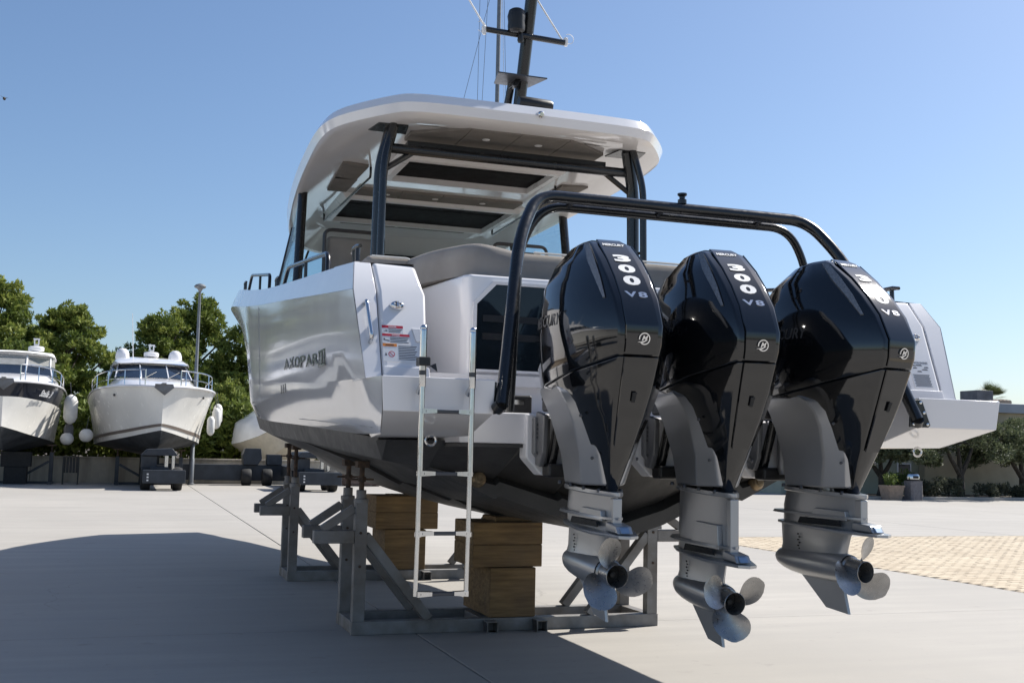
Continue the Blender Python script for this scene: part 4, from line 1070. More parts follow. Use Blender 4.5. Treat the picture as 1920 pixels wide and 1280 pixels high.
    for s in (-1, 1):
        mb = MB(); mb.prism([V(s * .185, .03, 1.72), V(s * .185, .165, 1.745), V(s * .185, .172, 1.48), V(s * .185, .172, 1.43), V(s * .185, .10, 1.42), V(s * .185, .05, 1.50)], (s * -.035, 0, 0)); cl = fb(mb, 'clamp_bracket', 'bracket_grey', bevel=.01)
        mb = MB(); mb.prism([V(s * .10, .178, 1.71), V(s * .205, .178, 1.71), V(s * .205, .178, 1.50), V(s * .13, .178, 1.41), V(s * .10, .178, 1.41)], (0, -.05, 0)); fb(mb, 'mounting_plate', 'bracket_grey', cl, bevel=.008)
        for z in (1.665, 1.64, 1.615, 1.59, 1.50):
            mb = MB(); mb.lathe([(.010, 0), (.010, .008), (.004, .010)], (s * .185, .128, z), (0, -1, 0), 6); fb(mb, 'mounting_bolt', 'badge_grey', cl)
        mb = MB(); mb.tube([V(s * .10, .13, 1.42), V(s * .085, .02, 1.72)], .030, 12); fb(mb, 'trim_ram', 'black_metal', cl)
        mb = MB(); mb.tube([V(s * .088, .03, 1.68), V(s * .08, -.02, 1.82)], .015, 10); fb(mb, 'ram_rod', 'chrome', cl)
    mb = MB(); mb.box(-.15, .15, .03, .15, 1.36, 1.44); fb(mb, 'ram_block', 'black_plastic', bevel=.02)
    mb = MB(); mb.lathe([(.05, 1.40), (.062, 1.44), (.062, 1.80), (.05, 1.86)], (0, .0, 0), (0, 0, 1), 16); eb(mb, 'swivel_tube', 'silver_paint')
    mb = MB(); mb.box(-.17, .17, -.02, .12, 1.74, 1.82); fb(mb, 'swivel_yoke', 'badge_grey', bevel=.02)
    mb = MB(); mb.tube(fillet([V(.05, .02, 1.95), V(.06, .30, 1.98), V(.05, .62, 1.84)], .12, 5), .032, 12); fb(mb, 'rigging_hose', 'rubber')
    return e
make_engine('leftmost black outboard motor, nearest the boarding ladder', XC - .71, -1.5, 0.0, 100)
make_engine('middle black outboard motor with the lowest propeller', XC, -3.0, 0.155, 25)
make_engine('rightmost black outboard motor, turned to show its side lettering', XC + .71, 8.0, 0.0, 72)
# ------------------------------------------------------------------ cradles and blocks
def make_cradle(Y0, label, pads):
    c = thing('boat_cradle', label, 'cradle', (XC, Y0 + .35, 0), 0, 'steel cradles under the big boat')
    O = (0, 0.35, 0)
    def cb(mb, name, m='galvanised', par=None, **kw):
        kw.setdefault('bevel', .006); return mb.build(name, m, par or c, org=O, **kw)
    for y in (0, .59):
        mb = MB(); mb.box(-1.372, 1.372, y, y + .10, 0.0, .108); cb(mb, 'base_beam')
    for s in (-1, 1):
        mb = MB(); mb.box(*sorted((s * 1.368, s * 1.272)), .102, .588, .004, .104); cb(mb, 'end_beam')
        for i, y in enumerate((0.003, .593)):
            mb = MB(); mb.box(*sorted((s * 1.366, s * 1.266)), y, y + .094, .106, 1.065); p = cb(mb, 'post')
            for zz in (.55, .82):
                mb = MB(); mb.lathe([(.012, 0), (.012, .008), (.005, .012)], (s * 1.32, y, zz), (0, -1, 0), 6); cb(mb, 'bolt', 'rust_iron', p, bevel=0)
            # arm, gusset, diagonal to the base
            mb = MB(); mb.box(*sorted((s * 1.368, s * 1.70)), y + .002, y + .092, .735, .840); cb(mb, 'outrigger_arm')
            mb = MB(); mb.bar(V(s * 1.37, y + .047, 1.02), V(s * 1.63, y + .047, .845), .07, .05, (0, 1, 0)); cb(mb, 'arm_brace')
            mb = MB(); mb.bar(V(s * 1.275, y + .047, .80), V(s * .72, y + .047, .112), .080, .085, (0, 1, 0)); cb(mb, 'diagonal_brace')
            # screw jack and pad
            zt = pads[i]
            mb = MB(); mb.lathe([(.062, 1.062), (.062, 1.095), (.042, 1.10), (.042, 1.165), (.036, 1.168)], (s * 1.316, y + .047, 0), (0, 0, 1), 16); j = cb(mb, 'jack_collar', bevel=0)
            mb = MB(); mb.lathe([(.022, 1.15), (.022, zt - .06)], (s * 1.316, y + .047, 0), (0, 0, 1), 12); cb(mb, 'screw_rod', 'rust_iron', j, bevel=0)
            mb = MB(); mb.lathe([(.036, zt - .19), (.036, zt - .15)], (s * 1.316, y + .047, 0), (0, 0, 1), 6); mb.bar(V(s * 1.316 - .10, y + .047, zt - .17), V(s * 1.316 + .10, y + .047, zt - .17), .016, .016); cb(mb, 'jack_nut', 'rust_iron', j, bevel=0)
            mb = MB(); mb.box(s * 1.316 - .05, s * 1.316 + .05, y - .02, y + .115, zt - .075, zt - .02); cb(mb, 'pad', 'rust_iron', j)
    for x in (-.205, .235):
        mb = MB(); w, t = .048, .008
        for (a, b, z0, z1) in ((-w, w, .0, t), (-w, w, .088, .096), (-w, -w + t, t, .088), (w - t, w, t, .088)):
            mb.box(x + a, x + b, -.12, -.004, z0, z1)
        cb(mb, 'fork_pocket', bevel=.002)
        mb = MB(); mb.box(x - .045, x + .045, .104, .586, .006, .10); cb(mb, 'cross_tie')
    return c
make_cradle(9.25, 'grey steel cradle nearest the boarding ladder, under the stern', (1.425, 1.43))
make_cradle(13.1, 'grey steel cradle farther forward under the hull, standing in the shadow', (1.555, 1.575))
def block(label, x0, x1, y0, y1, z0, z1, cracks=()):
    t = thing('timber_block', label, 'timber block', ((x0 + x1) / 2, (y0 + y1) / 2, z0), 0, 'timber keel blocks')
    O = ((x0 + x1) / 2, (y0 + y1) / 2, z0)
    n = 2 if z0 > .3 else 1
    for k in range(n):
        a = z0 + (z1 - z0) * k / n; b = z0 + (z1 - z0) * (k + 1) / n - .0012
        mb = MB(); j = random.uniform(-.003, .003); mb.box(x0 + j, x1 + j, y0 + random.uniform(-.003, .003), y1, a, b); mb.build('beam', 'timber', t, bevel=.008, org=O)
    return t
block('lower timber block of the keel stack nearer the camera', 2.985, 3.395, 9.26, 10.05, .110, .525)
block('wide upper timber block of the keel stack nearer the camera', 2.832, 3.458, 9.28, 9.86, .528, .905)
block('lower timber block of the farther keel stack', 2.93, 3.42, 13.12, 13.85, .110, .575)
block('wide upper timber block of the farther keel stack', 2.815, 3.565, 13.14, 13.75, .578, .965)
mb = MB(); mb.box(-.17, .17, -.2, .2, 0, .038); o = mb.build('packing_board', 'timber', bevel=.006); o.location = (3.24, 9.6, .905); tag(o, 'thin board on top of the nearer keel stack', 'board', 'packing boards')
mb = MB(); mb.box(-.17, .17, -.2, .2, 0, .010); o = mb.build('packing_board', 'timber', bevel=.003); o.location = (3.2, 13.45, .9635); tag(o, 'thin board on top of the farther keel stack', 'board', 'packing boards')
# ------------------------------------------------------------------ background: wall, lamp, building
wall = thing('boundary_wall', 'low stained concrete wall behind the two cruisers', 'wall', (-3, 47.3, 0))
for k in range(9):
    x0 = -21 + k * 4.4; mb = MB(); mb.box(x0 + .01, x0 + 4.39, 47.2, 47.45, -.03, .93); mb.build('wall_panel', 'stained_wall', wall, org=(-3, 47.3, 0), bevel=.01)
    mb = MB(); mb.box(x0 + .004, x0 + 4.396, 47.15, 47.5, .932, 1.0); mb.build('coping', 'stained_wall', wall, org=(-3, 47.3, 0), bevel=.012)
lp = thing('street_lamp', 'tall grey lamp post behind the white cruiser with two domes', 'lamp post', (2.47, 45.6, 0))
mb = MB(); mb.lathe([(.14, 0), (.14, .05), (.10, .07), (.10, 1.0), (.085, 1.02), (.05, 7.55)], (0, 0, 0), (0, 0, 1), 14); mb.build('pole', 'lamp_metal', lp)
mb = MB(); mb.lathe([(.04, 7.5), (.10, 7.62), (.22, 7.68), (.23, 7.73), (.17, 7.79), (.06, 7.83), (.01, 7.84)], (0, 0, 0), (0, 0, 1), 18); mb.build('lamp_head', 'lamp_metal', lp)

bl = thing('low_building', 'low flat-roofed cream building behind the olive trees', 'building', (38, 45, 0))
BO = (38, 45, 0)
mb = MB(); mb.box(33.4, 52, 41.6, 50, -.03, 3.75); mb.build('wall', 'cream_plaster', bl, org=BO)
mb = MB(); mb.box(26.4, 33.395, 42.0, 50, -.03, 3.35); mb.build('side_wing', 'green_plaster', bl, org=BO)
mb = MB(); mb.box(33.2, 52.2, 41.4, 50.2, 3.752, 4.18); mb.build('roof_parapet', 'roof_coping', bl, org=BO, bevel=.02)
mb = MB(); mb.box(26.2, 33.19, 41.8, 50.2, 3.352, 3.72); mb.build('wing_parapet', 'roof_coping', bl, org=BO, bevel=.02)
mb = MB(); mb.box(38.6, 39.55, 44.2, 45.4, 4.182, 4.95); ch = mb.build('chimney', 'chimney_grey', bl, org=BO, bevel=.02)
mb = MB()
for k in range(5): mb.lathe([(.12, 0), (.12, .5)], (39.75 + k * .22, 44.3, 4.42), (0, 1, .1), 8)
mb.build('roof_tiles', 'roof_tile', bl, org=BO)
for (x, z) in ((32.3, .62), (29.0, .62)):
    yf = 42.0 if x < 33.4 else 41.6
    mb = MB(); w, h = .62, .72
    for (a, b, c, d) in ((-.06, 0, -.06, h + .06), (w, w + .06, -.06, h + .06), (0, w, -.06, 0), (0, w, h, h + .06)): mb.box(x + a, x + b, yf - .05, yf - .002, z + c, z + d)
    wf = mb.build('window', 'badge_white', bl, org=BO)
    mb = MB(); mb.box(x + .001, x + w - .001, yf - .02, yf - .003, z + .001, z + h - .001); mb.build('pane', 'boat_window', wf, org=BO)
    mb = MB(); mb.box(x - .1, x + w + .1, yf - .12, yf - .003, z - .11, z - .062); mb.build('sill', 'badge_white', wf, org=BO)
bed = plane_obj('planting_bed', 26.0, 52, 37.05, 41.59, .06, 'soil')
kerb = MB(); kerb.box(25.8, 52.2, 36.9, 37.05, -.03, .12); o = kerb.build('kerb', 'concrete', bevel=.01); o['kind'] = 'structure'

bn = thing('litter_bin', 'grey stone litter bin with a shiny hood beside the olive tree', 'litter bin', (28.77, 36.5, 0))
mb = MB(); mb.loft([[V(x * .27, y * .27, z) for x, y in ((-1, -.75), (-.75, -1), (.75, -1), (1, -.75), (1, .75), (.75, 1), (-.75, 1), (-1, .75))] for z in (0, .74)]); mb.build('body', 'bin_grey', bn, smooth=20)
mb = MB(); mb.lathe([(.275, .742), (.285, .76), (.285, .80)], (0, 0, 0), (0, 0, 1), 18); mb.build('rim', 'black_plastic', bn)
mb = MB(); mb.lathe([(.24, .802), (.25, .95), (.22, 1.0), (.1, 1.03), (.01, 1.035)], (0, 0, 0), (0, 0, 1), 18); hd = mb.build('hood', 'stainless', bn)
mb = MB(); mb.box(-.16, .05, -.262, -.20, .835, .93); mb.build('opening', 'rubber', hd)
pt = thing('planter', 'square clay planter at the left end of the planting bed', 'planter', (27.85, 36.6, 0))
mb = MB(); mb.loft([[V(x * r_, y * r_, z) for x, y in ((-1, -1), (1, -1), (1, 1), (-1, 1))] for r_, z in ((.26, 0), (.33, .5), (.35, .5), (.35, .56), (.30, .56), (.29, .50))]); mb.build('pot', 'terracotta', pt, smooth=None)

# ------------------------------------------------------------------ vegetation
def leaf_mesh(name, P, D, W, tone, m, parent, org):
    n = len(P); P = P - np.array(org)
    vs = np.empty((n, 4, 3)); vs[:, 0] = P - D - W * .5; vs[:, 1] = P - D * .1 - W; vs[:, 2] = P + D; vs[:, 3] = P - D * .1 + W
    me = bpy.data.meshes.new(name); me.vertices.add(n * 4); me.vertices.foreach_set('co', vs.reshape(-1))
    me.loops.add(n * 4); me.loops.foreach_set('vertex_index', np.arange(n * 4, dtype=np.int32))
    me.polygons.add(n); me.polygons.foreach_set('loop_start', np.arange(0, n * 4, 4, dtype=np.int32)); me.polygons.foreach_set('loop_total', np.full(n, 4, dtype=np.int32))
    at = me.attributes.new('tone', 'FLOAT', 'FACE'); at.data.foreach_set('value', tone.astype(np.float32))
    me.update(); me.validate(); me.materials.append(M[m])
    o = bpy.data.objects.new(name, me); COL.objects.link(o); o.parent = parent; return o
def unit(n):
    d = rng.normal(size=(n, 3)); return d / np.linalg.norm(d, axis=1)[:, None]
def foliage(clumps, per, size, droop=0.0):
    """clumps: (centre, radii, tone)"""
    Ps, Ds, Ws, Ts = [], [], [], []
    for c, r_, t in clumps:
        n = max(10, int(per * (r_[0] * r_[1] * r_[2]) ** (2 / 3))); u = unit(n); rad = rng.uniform(.35, 1.0, n) ** .6
        P = np.array(c) + u * rad[:, None] * np.array(r_); s = size * rng.uniform(.6, 1.4, n)
        d = u * .9 + unit(n) * .9; d[:, 2] += .25 - droop; d /= np.linalg.norm(d, axis=1)[:, None]
        w = np.cross(d, unit(n)); w /= np.maximum(1e-6, np.linalg.norm(w, axis=1))[:, None]
        Ps.append(P); Ds.append(d * s[:, None]); Ws.append(w * (s * .34)[:, None]); Ts.append(np.clip(rng.normal(t, .2, n), 0, 1))
    return np.concatenate(Ps), np.concatenate(Ds), np.concatenate(Ws), np.concatenate(Ts)
def limb_tree(name, label, cat, base, height, spread, leaf, bark, clump_fn, trunk_r, per, size, group, limbs=9, crown0=.3, lean=(0, 0)):
    t = thing(name, label, cat, base, 0, group)
    B = Vector(base); mb = MB()
    top = B + V(lean[0], lean[1], height * .93)
    spine = [B + V(0, 0, -.05)]
    for k in range(1, 6):
        f = k / 5; spine.append(B.lerp(top, f) + V(random.uniform(-.12, .12) * height * .1, random.uniform(-.12, .12) * height * .1, 0))
    mb.tube(spine, [trunk_r * 1.25, trunk_r, trunk_r * .8, trunk_r * .6, trunk_r * .4, trunk_r * .15], 9)
    clumps = clump_fn(B, height, spread)
    for c, r_, tn in random.sample(clumps, min(limbs, len(clumps))):
        f = max(.12, min(.85, (c[2] - B.z) / height - .15)); i = f * 5; a = spine[int(i)].lerp(spine[min(5, int(i) + 1)], i - int(i)); b = Vector(c)
        mid_ = a.lerp(b, .5) + V(0, 0, -.04 * height * random.random()); mb.tube([a, mid_, b], [trunk_r * .42, trunk_r * .28, trunk_r * .1], 6)
    mb.build('trunk', bark, t, org=base)
    leaf_mesh('crown', *foliage(clumps, per, size), leaf, t, base)
    return t
def pine_clumps(B, h, sp):
    out = []
    for k in range(125):
        f = random.random() ** .75; z = h * (.16 + .80 * f); env = sp * (1.0 - .78 * max(0, (f - .30) / .70) ** 1.5) * (.85 if f < .12 else 1.0)
        a = random.uniform(0, 2 * math.pi); rr = env * math.sqrt(random.uniform(.12, 1.0)) * .92
        s = random.uniform(.34, .82) * (1.0 - .35 * f) * sp / 3.0
        out.append(((B.x + rr * math.cos(a), B.y + rr * math.sin(a), B.z + z), (s * 1.15, s * 1.15, s * .72), random.uniform(.2, .75)))
    for k in range(60):
        f = random.random() ** .7; z = h * (.2 + .80 * f); env = sp * (1.0 - .78 * max(0, (f - .30) / .70) ** 1.5); a = random.uniform(0, 2 * math.pi); rr = env * random.uniform(.9, 1.1)
        s = random.uniform(.14, .30); out.append(((B.x + rr * math.cos(a), B.y + rr * math.sin(a), B.z + z), (s * 1.2, s * 1.2, s * .9), random.uniform(.4, .9)))
    out.append(((B.x, B.y, B.z + h * .96), (sp * .12, sp * .12, sp * .22), .6))
    return out
PG = 'pine trees behind the wall'
for (x, y, h, sp, lab) in (
    (-6.0, 57, 8.9, 3.5, 'tall pine tree at the far left edge, behind the boat named Stella'),
    (-4.4, 62, 7.4, 2.9, 'pine tree filling the dip between the two left pines'),
    (-2.9, 58, 8.1, 2.9, 'pointed pine tree between the two cruisers'),
    (-.6, 63, 6.2, 2.2, 'short pine tree filling the gap left of the domed cruiser'),
    (1.5, 61, 8.3, 2.7, 'dark pine tree directly behind the domed cruiser'),
    (3.4, 63, 9.6, 2.9, 'tallest dark pine tree behind the lamp post'),
    (6.4, 62, 8.7, 3.0, 'pine tree cut off by the big boat\'s bow'),
    (4.6, 56, 4.6, 2.0, 'low bright pine beside the big boat\'s bow')):
    limb_tree('pine_tree', lab, 'pine tree', (x, y, -.012), h, sp, 'pine_leaf', 'bark', pine_clumps, .17, 950, .125, PG)
def hedge_clumps(B, h, sp):
    return [((B.x + random.uniform(-sp, sp), B.y + random.uniform(-.6, .6), B.z + random.uniform(.25, .95) * h), (random.uniform(.45, .8),) * 3, random.uniform(.1, .6)) for k in range(34)]
for x in (-9.0, -3.6, 1.8, 6.6):
    lab = {-9.0: 'dark undergrowth behind the wall at the left edge', -3.6: 'dark undergrowth behind the wall beside the boat named Stella', 1.8: 'dark undergrowth behind the wall under the domed cruiser', 6.6: 'dark undergrowth behind the wall by the wrapped boat'}[x]
    t = thing('shrub', lab, 'shrub', (x, 54.5, -.012), 0, 'undergrowth behind the wall')
    mb = MB()
    for k in range(5):
        mb = MB(); mb.tube([V(k * .9 - 1.8, 0, 0), V(k * .9 - 1.7, .1, 1.6)], [.06, .02], 6); mb.build('stem', 'bark', t)
    leaf_mesh('foliage', *foliage(hedge_clumps(V(x, 54.5, 0), 3.3, 3.0), 360, .17), 'pine_leaf', t, (x, 54.5, -.012))

def olive_clumps(B, h, sp):
    out = []
    for k in range(52):
        a = random.uniform(0, 2 * math.pi); rr = sp * math.sqrt(random.random()); z = h * (.52 + .42 * random.random() * (1 - .5 * (rr / sp) ** 2)) - .28 * h * max(0, rr / sp - .55)
        s = random.uniform(.28, .55); out.append(((B.x + rr * math.cos(a), B.y + rr * math.sin(a) * .7, B.z + z), (s * 1.1, s * 1.1, s * .8), random.uniform(.15, .75)))
    return out
OGp = 'olive trees in the planting bed'
for (x, y, h, sp, lab) in ((32.4, 38.2, 4.0, 3.3, 'olive tree with a forked dark trunk in front of the cream building'),
                           (29.3, 39.2, 3.3, 2.3, 'olive tree behind the litter bin, under the swim platform'),
                           (36.3, 39.0, 3.5, 2.3, 'olive tree at the right edge of the picture')):
    t = thing('olive_tree', lab, 'olive tree', (x, y, .06), 0, OGp); B = V(x, y, .06)
    cl = olive_clumps(B, h, sp); mb = MB()
    fork = B + V(.05, 0, h * .22)
    mb.tube([B + V(0, 0, -.05), B + V(.06, 0, .3), fork], [.2, .15, .14], 9)
    ends = []
    for d in (V(-.75, 0, h * .30), V(.7, .1, h * .30), V(.1, .3, h * .36)):
        e_ = fork + d; mb.tube([fork, fork + d * .5 + V(d.x * .1, 0, .05), e_], [.11, .085, .06], 7); ends.append(e_)
    for c, r_, tn in random.sample(cl, 16):
        b = Vector(c); a = min(ends, key=lambda q: (q - b).length); mb.tube([a, a.lerp(b, .5) + V(0, 0, .06), b], [.045, .03, .01], 5)
    mb.build('trunk', 'bark_olive', t, org=(x, y, .06))
    leaf_mesh('crown', *foliage(cl, 1500, .085), 'olive_leaf', t, (x, y, .06))
SH = 'shrubs in the planting bed'
for (x, y, w, h, m, lab) in ((28.9, 37.7, .62, 1.25, 'shrub_leaf', 'bright green shrub left of the litter bin'), (30.3, 37.6, .7, .75, 'grey_shrub', 'low grey-green shrub right of the litter bin'),
                             (31.4, 37.7, .65, .85, 'grey_shrub', 'grey-green shrub just left of the forked olive trunk'), (33.4, 37.6, .75, .6, 'grey_shrub', 'low shrub right of the forked olive trunk'),
                             (34.9, 37.8, .7, .5, 'grey_shrub', 'lowest shrub near the right edge of the planting bed')):
    t = thing('shrub', lab, 'shrub', (x, y, .06), 0, SH); mb = MB()
    for k in range(5): mb.tube([V(0, 0, -.02), V(random.uniform(-.3, .3), random.uniform(-.2, .2), h * .7)], [.03, .01], 5)
    mb.build('stem', 'bark_olive', t)
    cl = [((x + random.uniform(-w, w) * .75, y + random.uniform(-.35, .35), .06 + h * random.uniform(.2, .82)), (.24, .24, .20), random.uniform(.2, .8)) for k in range(18)]
    leaf_mesh('foliage', *foliage(cl, 1300, .07), m, t, (x, y, .06))
cl = [((27.85 + random.uniform(-.2, .2), 36.6 + random.uniform(-.2, .2), .56 + random.uniform(.05, .35)), (.17, .17, .16), random.uniform(.4, .9)) for k in range(9)]
t = thing('potted_plant', 'leafy plant growing in the clay planter', 'plant', (27.85, 36.6, .50)); leaf_mesh('foliage', *foliage(cl, 1500, .06), 'shrub_leaf', t, (27.85, 36.6, .50))
mb = MB(); mb.tube([V(0, 0, 0), V(.02, 0, .3)], [.02, .008], 5); mb.build('stem', 'bark_olive', t)

pm_ = thing('palm_tree', 'fan palm rising behind the flat roof of the low building', 'palm', (46.4, 52, -.03))
mb = MB(); mb.tube([V(0, 0, 0), V(.05, 0, 2.6), V(0, 0, 5.0)], [.22, .18, .16], 10); mb.build('trunk', 'bark', pm_)
Ps, Ds, Ws, Ts = [], [], [], []
for k in range(34):
    a = random.uniform(0, 2 * math.pi); el = random.uniform(-.3, 1.35); d = np.array([math.cos(a) * math.cos(el), math.sin(a) * math.cos(el), math.sin(el)])
    side = np.cross(d, [0, 0, 1.0]); side /= max(1e-6, np.linalg.norm(side)); root = np.array([46.4, 52, 5.0]) + d * .55
    for q in np.linspace(-1.1, 1.1, 15):
        v_ = d * math.cos(q) + side * math.sin(q); l_ = .36 * (1 - .25 * abs(q)); Ps.append(root + v_ * l_); Ds.append(v_ * l_ + np.array([0, 0, -.04])); w_ = np.cross(v_, np.cross(d, side)); Ws.append(w_ / max(1e-6, np.linalg.norm(w_)) * .022); Ts.append(random.uniform(.2, .9))
leaf_mesh('crown', np.array(Ps), np.array(Ds), np.array(Ws), np.array(Ts), 'palm_leaf', pm_, (46.4, 52, -.03))

# ------------------------------------------------------------------ cruisers on the hard
def cruiser(label, loc, rz, kind):
    t = thing('motor_cruiser', label, 'motor cruiser', loc, rz)
    S_ = [(0, 0.0, 3.52), (.35, .66, 3.55), (.9, 1.10, 3.56), (1.8, 1.60, 3.55), (3.2, 1.98, 3.50), (5.5, 2.12, 3.42), (9, 2.12, 3.32), (12.5, 2.0, 3.25)]
    Bq = [(.25, 0.0, 2.02), (.5, .18, 1.98), (1.0, .52, 1.90), (1.9, .98, 1.78), (3.2, 1.50, 1.66), (5.5, 1.86, 1.56), (9, 1.92, 1.50), (12.5, 1.85, 1.48)]
    K = [(.28, 1.96), (.6, 1.70), (1.1, 1.48), (2.0, 1.30), (3.2, 1.20), (5.5, 1.14), (9, 1.10), (12.5, 1.10)]
    wk = 1.07 if kind == 'B' else .90
    S_ = [(a, b * wk, c) for a, b, c in S_]; rows = []
    for (ys, us, zs), (yb, ub, zb) in zip(S_, [(a, b * (1.0 if kind == 'B' else .82), c) for a, b, c in Bq]):
        r_ = []
        for i in range(7):
            f = i / 6; g_ = f ** 1.35
            r_.append(V(ub + (us - ub) * g_, yb + (ys - yb) * f, zb + (zs - zb) * f))
        rows.append(r_)
    rows = dense(rows, 3)
    for s in (-1, 1):
        if kind == 'A':
            lo = [r_[:5] for r_ in rows]; hi = [r_[4:] for r_ in rows]
            mb = MB(); mb.loft(mir(lo, s), False, False, False); mb.build('hull_side', 'hull_off_white', t, smooth=50)
            mb = MB(); mb.loft(mir(hi, s), False, False, False); mb.build('navy_band', 'blue_band', t, smooth=50)
        else:
            mb = MB(); mb.loft(mir(rows, s), False, False, False); mb.build('hull_side', 'hull_off_white', t, smooth=50)
            st = []
            for r_ in rows: st.append([r_[0].lerp(r_[1], .55) + V(.012, -.012, 0), r_[0].lerp(r_[1], .92) + V(.012, -.012, 0)])
            mb = MB(); mb.loft(mir(st, s), False, False, False); mb.build('boot_stripe', 'brown_band', t, smooth=50)
        bt = []
        for (yb, ub, zb), (yk, zk) in zip(Bq, K): ub = ub * (1.0 if kind == 'B' else .82); bt.append([V(ub, yb, zb), V(ub * .55, (yb + yk) / 2, zk + (zb - zk) * .52), V(0, yk, zk)])
        mb = MB(); mb.loft(mir(dense(bt, 3), s), False, False, False); mb.build('hull_bottom', 'bottom_paint', t, smooth=50)
        rub = [r_[-1] + V(.01, -.01, 0) for r_ in rows]
        mb = MB(); mb.tube([V(p.x * s, p.y, p.z) for p in rub], .045, 8); mb.build('rubbing_strake', 'gelcoat', t)
    # transom
    mb = MB(); e_ = rows[-1]; poly = [V(-p.x, p.y, p.z) for p in reversed(e_)] + [V(p.x, p.y, p.z) for p in e_]; mb.add(poly + [V(0, 12.5, 1.10)], [tuple(range(len(poly))) , (0 + len(e_) - 1, len(poly), len(e_))]); mb.build('transom', 'hull_off_white', t, smooth=None)
    dk = []
    for r_ in rows:
        p = r_[-1]; dk.append([V(-p.x, p.y, p.z - .01), V(-p.x * .6, p.y, p.z + .05), V(0, p.y, p.z + .07), V(p.x * .6, p.y, p.z + .05), V(p.x, p.y, p.z - .01)])
    mb = MB(); mb.loft(dk, False, False, False); mb.build('deck', 'gelcoat_satin', t)
    # coachroof
    def sect(y, w, z0, z1, k=.82): return [V(-w, y, z0), V(-w * .97, y, z0 + (z1 - z0) * .55), V(-w * k, y, z1 - .03), V(-w * .4, y, z1 + .02), V(0, y, z1 + .03), V(w * .4, y, z1 + .02), V(w * k, y, z1 - .03), V(w * .97, y, z0 + (z1 - z0) * .55), V(w, y, z0)]
    mb = MB(); mb.loft([sect(1.7, .35, 3.55, 3.60), sect(2.3, .95, 3.54, 3.74), sect(3.4, 1.40, 3.5, 3.92), sect(4.6, 1.62, 3.46, 4.05), sect(5.6, 1.68, 3.44, 4.10), sect(10.5, 1.7, 3.35, 4.1)], False, False, False)
    mb.build('coachroof', 'gelcoat', t, smooth=35)
    if kind == 'B':
        wsb = [(-1.60, 6.0), (-1.42, 4.9), (-.5, 4.35), (.5, 4.35), (1.42, 4.9), (1.60, 6.0)]; wst = [(-1.40, 7.0), (-1.28, 6.1), (-.5, 5.7), (.5, 5.7), (1.28, 6.1), (1.40, 7.0)]; zb_, zt_ = 4.07, 4.64
        mb = MB(); mb.loft([sect(5.6, 1.34, 4.64, 4.69, .9), sect(6.2, 1.44, 4.62, 4.88, .85), sect(7.4, 1.48, 4.56, 5.04, .85), sect(9.5, 1.48, 4.5, 5.02, .85), sect(11, 1.42, 4.4, 4.8, .85)], False, False, False); mb.build('cabin_roof', 'gelcoat', t, smooth=35)
        for s in (-1, 1):
            mb = MB(); mb.prism([V(s * 1.62, 6.0, 4.06), V(s * 1.66, 10.6, 4.05), V(s * 1.46, 10.8, 4.62), V(s * 1.46, 6.9, 4.62)], (-s * .04, 0, 0)); mb.build('side_window', 'boat_window', t)
            mb = MB(); mb.lathe([(.22, 4.86), (.26, 4.90), (.28, 5.06), (.27, 5.22), (.22, 5.36), (.13, 5.44), (.02, 5.46)], (s * 1.05, 8.2, 0), (0, 0, 1), 18); mb.build('satellite_dome', 'gelcoat', t)
        rad = (0.05, 7.6)
    else:
        wsb = [(-1.60, 5.6), (-1.40, 4.5), (-.5, 4.0), (.5, 4.0), (1.40, 4.5), (1.60, 5.6)]; wst = [(-1.48, 6.2), (-1.32, 5.1), (-.5, 4.7), (.5, 4.7), (1.32, 5.1), (1.48, 6.2)]; zb_, zt_ = 4.00, 4.38
        wt2 = [(-1.45, 6.6), (-1.30, 5.6), (-.5, 5.25), (.5, 5.25), (1.30, 5.6), (1.45, 6.6)]
        for k in range(5):
            mb = MB(); mb.prism([V(*wst[k], 4.385), V(*wst[k + 1], 4.385), V(*wt2[k + 1], 4.80), V(*wt2[k], 4.80)], (0, .02, 0)); mb.build('canvas_screen', 'clear_vinyl', t, smooth=None)
            mb = MB(); mb.tube([V(*wst[k], 4.385), V(*wt2[k], 4.80)], .035, 6); mb.build('canvas_seam', 'canvas_white', t)
        mb = MB(); mb.loft([sect(5.1, 1.25, 4.80, 4.86, .95), sect(5.6, 1.46, 4.79, 4.95, .92), sect(7.5, 1.50, 4.78, 5.0, .92), sect(9, 1.46, 4.78, 4.95, .92)], False, False, False); mb.build('bimini_top', 'canvas_white', t, smooth=35)
        rad = (.75, 6.6)
    for k in range(5):
        mb = MB(); mb.prism([V(*wsb[k], zb_), V(*wsb[k + 1], zb_), V(*wst[k + 1], zt_), V(*wst[k], zt_)], (0, .03, 0)); pn = mb.build('windscreen_pane', 'boat_window', t, smooth=None)
        mb = MB(); mb.tube([V(*wsb[k], zb_), V(*wst[k], zt_)], .03, 6); mb.build('pane_frame', 'gelcoat', pn)
    if kind == 'B':
        for x in (-.35, .5):
            mb = MB(); mb.tube([V(x, 4.28, 4.06), V(x + .45, 5.0, 4.34)], .012, 5); mb.build('wiper', 'black_plastic', t)
    zr = 5.05 if kind == 'B' else 5.0
    mb = MB(); mb.lathe([(.10, zr - .06), (.10, zr + .04), (.28, zr + .06), (.30, zr + .10), (.30, zr + .2), (.26, zr + .24), (.06, zr + .26)], (*rad, 0), (0, 0, 1), 18); mb.build('radar', 'gelcoat', t)
